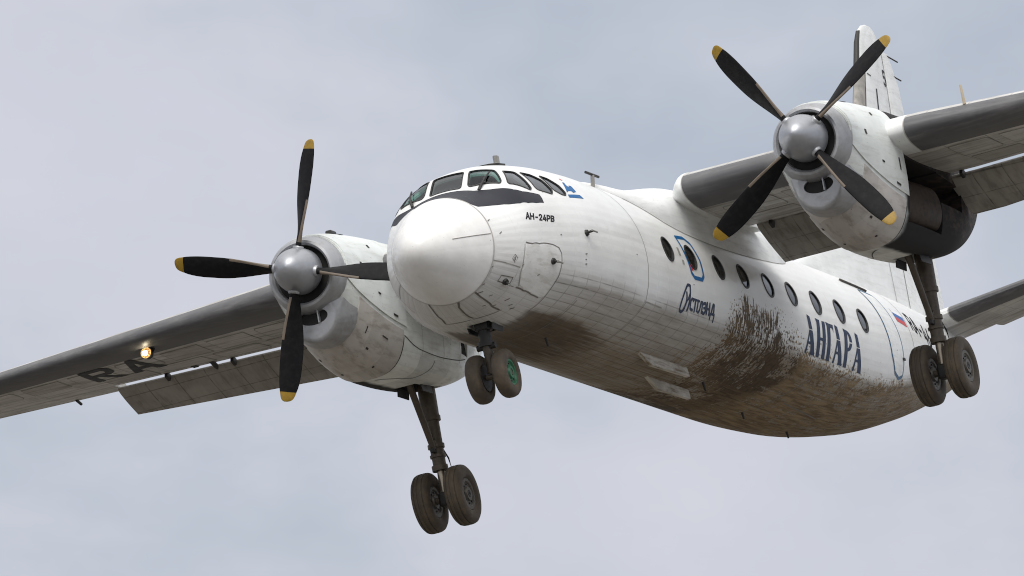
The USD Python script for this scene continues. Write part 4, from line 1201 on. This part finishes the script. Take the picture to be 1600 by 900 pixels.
        part('tyre', lathe(tp, (0, 1, 0), (GX0, gy + dy, GZ), 64, True), 'tyre_rubber', lg, 40)
        rp = [(-0.115, 0.055), (-0.115, 0.10), (-0.085, 0.11), (-0.085, 0.175), (-0.105, 0.19), (-0.105, 0.235), (-0.08, 0.24), (0.08, 0.24), (0.105, 0.235), (0.105, 0.19), (0.085, 0.175), (0.085, 0.11), (0.115, 0.10), (0.115, 0.055)]
        part('wheel_rim', lathe(rp, (0, 1, 0), (GX0, gy + dy, GZ), 48, True), 'rim_grey', lg, 35)
        for q in np.arange(0, 2 * np.pi, np.pi / 4):
            [part('wheel_bolt', lathe([(0.084 * k, 0.001), (0.084 * k, 0.014), (0.10 * k, 0.013), (0.10 * k, 0.001)], (0, 1, 0), (GX0 + 0.143 * math.cos(q), gy + dy, GZ + 0.143 * math.sin(q)), 8), 'gear_black', lg, 30) for k in (-1, 1)]
        for s in (-1, 1):
            part('hub_cap', lathe([(0.0, 0.055), (0.03 * s, 0.05), (0.03 * s, 0.03), (0.01 * s, 0.001)], (0, 1, 0), (GX0, gy + dy + 0.09 * s, GZ), 24), 'gear_black', lg, 35)

# nose landing gear
NXW, NZW = 2.33, -1.955
ng = part('nose_landing_gear', cat(tube([(2.30, 0, -1.05), (2.28, 0, -1.52)], [0.095, 0.085], 18), lathe([(0, 0.05), (0, 0.115), (0.07, 0.115), (0.07, 0.05)], (0, 0, -1), (2.285, 0, -1.46), 18),
    tube([(2.28, -0.14, -1.53), (2.28, 0.14, -1.53)], 0.045, 12), bevel_box((0.24, 0.20, 0.20), (2.30, 0, -1.20), 0.03)), 'gear_black', A, 40)
part('strut', cat(tube([(2.27, 0, -1.50), (2.31, 0, -1.78), (2.33, 0, -1.90)], [0.062, 0.06, 0.07], 16), tube([(2.36, -0.03, -1.56), (2.42, -0.03, -1.75), (2.36, -0.03, -1.90)], 0.022, 8)), 'gear_steel', ng, 40)
part('axle', tube([(NXW, -0.28, NZW), (NXW, 0.28, NZW)], 0.04, 14), 'gear_steel', ng, 40)
part('drag_strut', tube([(2.60, 0.05, -1.22), (2.33, 0.05, -1.50)], 0.03, 10), 'gear_black', ng, 40)
for s in (-1, 1):
    part('gear_door', bevel_box((0.40, 0.018, 0.09), (2.36, s * 0.18, -1.275), 0.006, rotm([1, 0, 0], s * -10)), 'gear_black', ng)
for dy in (-0.202, 0.202):
    tp = np.array([(-0.07, 0.185), (-0.098, 0.205), (-0.108, 0.24), (-0.106, 0.28), (-0.095, 0.315), (-0.07, 0.338), (-0.035, 0.349), (0, 0.352), (0.035, 0.349), (0.07, 0.338), (0.095, 0.315), (0.106, 0.28), (0.108, 0.24), (0.098, 0.205), (0.07, 0.185)])
    part('tyre', lathe(tp, (0, 1, 0), (NXW, dy, NZW), 56, True), 'tyre_rubber', ng, 40)
    part('wheel_rim', lathe([(-0.085, 0.05), (-0.085, 0.085), (-0.055, 0.10), (-0.055, 0.15), (-0.08, 0.165), (-0.08, 0.19), (0.08, 0.19), (0.08, 0.165), (0.055, 0.15), (0.055, 0.10), (0.085, 0.085), (0.085, 0.05)], (0, 1, 0), (NXW, dy, NZW), 48, True), 'rim_green', ng, 35)
    part('hub_disc', lathe([(0, 0.001), (0, 0.195), (0.03 * np.sign(-dy), 0.19), (0.03 * np.sign(-dy), 0.001)], (0, 1, 0), (NXW, dy - 0.075 * np.sign(dy), NZW), 36), 'gear_black', ng, 35)
    for q in np.arange(0, 2 * np.pi, np.pi / 4):
        part('wheel_bolt', lathe([(0.054 * np.sign(dy), 0.001), (0.054 * np.sign(dy), 0.012), (0.068 * np.sign(dy), 0.011), (0.068 * np.sign(dy), 0.001)], (0, 1, 0), (NXW + 0.125 * math.cos(q), dy, NZW + 0.125 * math.sin(q)), 8), 'gear_black', ng, 30)
    part('hub_cap', lathe([(-0.06, 0.05), (0.06, 0.05), (0.06, 0.001)], (0, 1, 0), (NXW, dy, NZW), 20), 'gear_black', ng, 35)

# ------------------------------------------------------------------ tail
def slab(stations, axis, n=36):
    """stations: (span position, leading edge x, chord, other coordinate, thickness); axis 'z' for the fin, 'y' for the tailplane."""
    s = np.linspace(-1, 1, n)
    rings = []
    for q, xl, c, o, t_ in stations:
        Xa, Za = airfoil(t_, s, 0.0, 0.4)
        if axis == 'z':
            rings.append(np.stack([xl + Xa * c, o + Za * c, np.full(n, q)], -1))
        else:
            rings.append(np.stack([xl + Xa * c, np.full(n, q), o + Za * c], -1))
    return loft(rings)


def slab_strip(stations, axis, s0, s1, off, n=16):
    s = np.linspace(s0, s1, n)
    rings = []
    for q, xl, c, o, t_ in stations:
        r = []
        for sg in (off, -0.01):
            Xa, Za = airfoil(t_, s, 0.0, 0.4)
            d = np.array(airfoil(t_, s + 0.01, 0.0, 0.4)) - np.array(airfoil(t_, s - 0.01, 0.0, 0.4))
            nn = np.stack([-d[1], d[0]]) / (np.hypot(d[0], d[1]) + 1e-12)
            u, w_ = xl + Xa * c + nn[0] * sg, o + Za * c + nn[1] * sg
            r.append(np.stack([u, w_, np.full(n, q)], -1) if axis == 'z' else np.stack([u, np.full(n, q), w_], -1))
        rings.append(np.vstack([r[0], r[1][::-1]]))
    return loft(rings)


FIN = [(0.9, 18.2, 3.5, 0, 0.12), (1.3, 18.42, 3.4, 0, 0.12), (2.4, 19.05, 2.75, 0, 0.12), (4.5, 20.24, 1.70, 0, 0.12), (5.30, 20.70, 1.36, 0, 0.12), (5.75, 20.95, 1.10, 0, 0.12), (5.95, 21.12, 0.86, 0, 0.11), (6.06, 21.32, 0.55, 0, 0.09), (6.10, 21.5, 0.25, 0, 0.06)]
fin = part('tail_fin', slab(FIN, 'z'), 'tail_white', A, 40)
RUD = [(1.35, 21.85, 0.95, 0, 0.10), (2.4, 21.82, 0.95, 0, 0.10), (4.5, 21.96, 0.70, 0, 0.10), (5.30, 22.07, 0.52, 0, 0.10), (5.75, 22.06, 0.30, 0, 0.08)]
part('rudder', slab(RUD, 'z'), 'tail_white', fin, 40)
part('deicing_boot', slab_strip(FIN[2:5], 'z', -0.30, 0.30, 0.006), 'boot_grey' if 'boot_grey' in MAT else 'seam_grey', fin, 35)
part('boot_edge', slab_strip(FIN[2:5], 'z', -0.325, -0.30, 0.007, 4), 'seam_dark', fin, 35)
part('boot_edge', slab_strip(FIN[4:7], 'z', -0.12, 0.12, 0.012, 10), 'gear_black', fin, 35)
DORS = []
for q in np.linspace(0, 1, 12):
    x = 14.6 + 5.2 * q
    top = 1.31 + 0.02 * q + 1.75 * q ** 1.5
    hw = 0.02 + 0.20 * q
    g = np.radians(np.linspace(-90, 90, 15))
    DORS.append(np.vstack([np.c_[np.full(15, x), hw * np.sin(g) * (1 + 0.0), top * 0 + 1.1 + (top - 1.1) * np.cos(g) ** 0.6]]))
dors = part('dorsal_fin', loft(DORS), 'tail_white', A, 40)
for x, a0 in ((18.62, 0), (20.02, 0)):
    pass


def fin_strip(pts, w=0.02, mat='seam_dark', parent=None, name='skin_seam'):
    """A line on the left face of the fin, through (x, z) points."""
    l = LineString(pts).segmentize(0.1).buffer(w / 2, cap_style='flat')
    fin_decal(l, mat, name)


def fin_decal(poly, mat, name):
    m = fine(poly, 0, 0.10)
    q = np.array([f_[0] for f_ in FIN])
    xl, c, tk = (np.interp(m.vertices[:, 1], q, [f_[k] for f_ in FIN]) for k in (1, 2, 4))
    fr = np.clip((m.vertices[:, 0] - xl) / c, 0.001, 0.999)
    out = []
    for (x, z, _), f_, c_, t_ in zip(m.vertices, fr, c, tk):
        _, Za = airfoil(t_, np.array([-(f_ ** 0.625)]), 0.0, 0.4)
        out.append((x, Za[0] * c_ - 0.006, z))
    part(name, T(out, m.faces), mat, fin, True)


fin_strip([(19.62, 1.4), (19.62, 2.6)], 0.014, 'seam_grey')
fin_strip([(20.0, 1.35), (20.02, 2.9)], 0.016, 'seam_grey')
fin_strip([(20.75, 1.4), (20.85, 3.4)], 0.022)
fin_strip([(21.82, 1.35), (21.80, 2.4), (21.95, 4.5), (22.05, 5.7)], 0.02)
fin_strip([(20.95, 5.22), (21.1, 5.20)], 0.02)
five = meshkit.text_mesh('5', 0.22, 0.002, True)
fin_decal(shapely.union_all([Polygon(t[:, :2]) for t in five.triangles if abs(np.cross(t[1] - t[0], t[2] - t[0])[2]) > 1e-9]).buffer(0.001).simplify(0.003) if False else affinity.translate(shapely.union_all([LineString([(0.14, 0.23), (0.03, 0.23), (0.02, 0.13), (0.10, 0.14), (0.14, 0.09), (0.12, 0.02), (0.05, 0.0), (0.0, 0.03)]).buffer(0.022)]), 21.85, 5.18), 'marking_black', 'lettering')
fin_decal(Polygon([(21.12, 4.62), (21.18, 4.62), (21.30, 5.02), (21.24, 5.02)]), 'marking_black', 'antenna_slot')
for z in (5.42, 5.72):
    part('static_rod', tube([(22.30, 0, z), (22.78, 0, z - 0.03)], 0.011, 6), 'gear_black', fin)

for sy in (-1, 1):
    ST_ = [(sy * y, 20.55 + 0.19 * (y - 0.6), 1.95 - 0.22 * (y - 0.6), 1.18 + 0.158 * (y - 0.6), 0.13) for y in (0.3, 0.6, 2.0, 3.4, 4.4)] + [(sy * 4.54, 21.6, 0.7, 1.80, 0.08)]
    tp_ = part('tailplane', slab(ST_, 'y'), 'wing_grey', A, 40)
    part('deicing_boot', slab_strip([(sy * y, 20.55 + 0.19 * (y - 0.6), 1.95 - 0.22 * (y - 0.6), 1.18 + 0.158 * (y - 0.6), 0.13) for y in (0.78, 2.0, 3.4, 4.4)], 'y', -0.36, 0.36, 0.006), 'boot_rubber', tp_, 35)
    part('root_cuff', slab_strip([(sy * y, 20.55 + 0.19 * (y - 0.6), 1.95 - 0.22 * (y - 0.6), 1.18 + 0.158 * (y - 0.6), 0.13) for y in (0.3, 0.76)], 'y', -0.40, 0.40, 0.005), 'tail_white', tp_, 35)
    EL = [(sy * y, 22.10 + 0.03 * (y - 0.9), 0.55 - 0.03 * (y - 0.9), 1.16 + 0.158 * (y - 0.6), 0.14) for y in (0.95, 2.0, 3.4, 4.4)]
    part('elevator', slab(EL, 'y'), 'wing_grey', tp_, 40)
    part('hinge_fairing', tube([(22.25, sy * 2.05, 1.34), (22.75, sy * 2.05, 1.28)], [0.05, 0.03], 8), 'probe_grey', tp_)

# ------------------------------------------------------------------ the ground far below, one sheet to the horizon
gnd = usdkit.mesh(stage, '/World/ground', trimesh.Trimesh([(-12000, -12000, 0), (12000, -12000, 0), (12000, 12000, 0), (-12000, 12000, 0)], [(0, 1, 2), (0, 2, 3)], process=False), MAT['grass_earth'])
gnd.GetPrim().SetCustomDataByKey('label', 'dry grass and earth plain below the airliner')
gnd.GetPrim().SetCustomDataByKey('category', 'ground')
gnd.GetPrim().SetCustomDataByKey('kind', 'structure')
sky.GetPrim().SetCustomDataByKey('label', 'grey-blue overcast sky')
sky.GetPrim().SetCustomDataByKey('kind', 'structure')
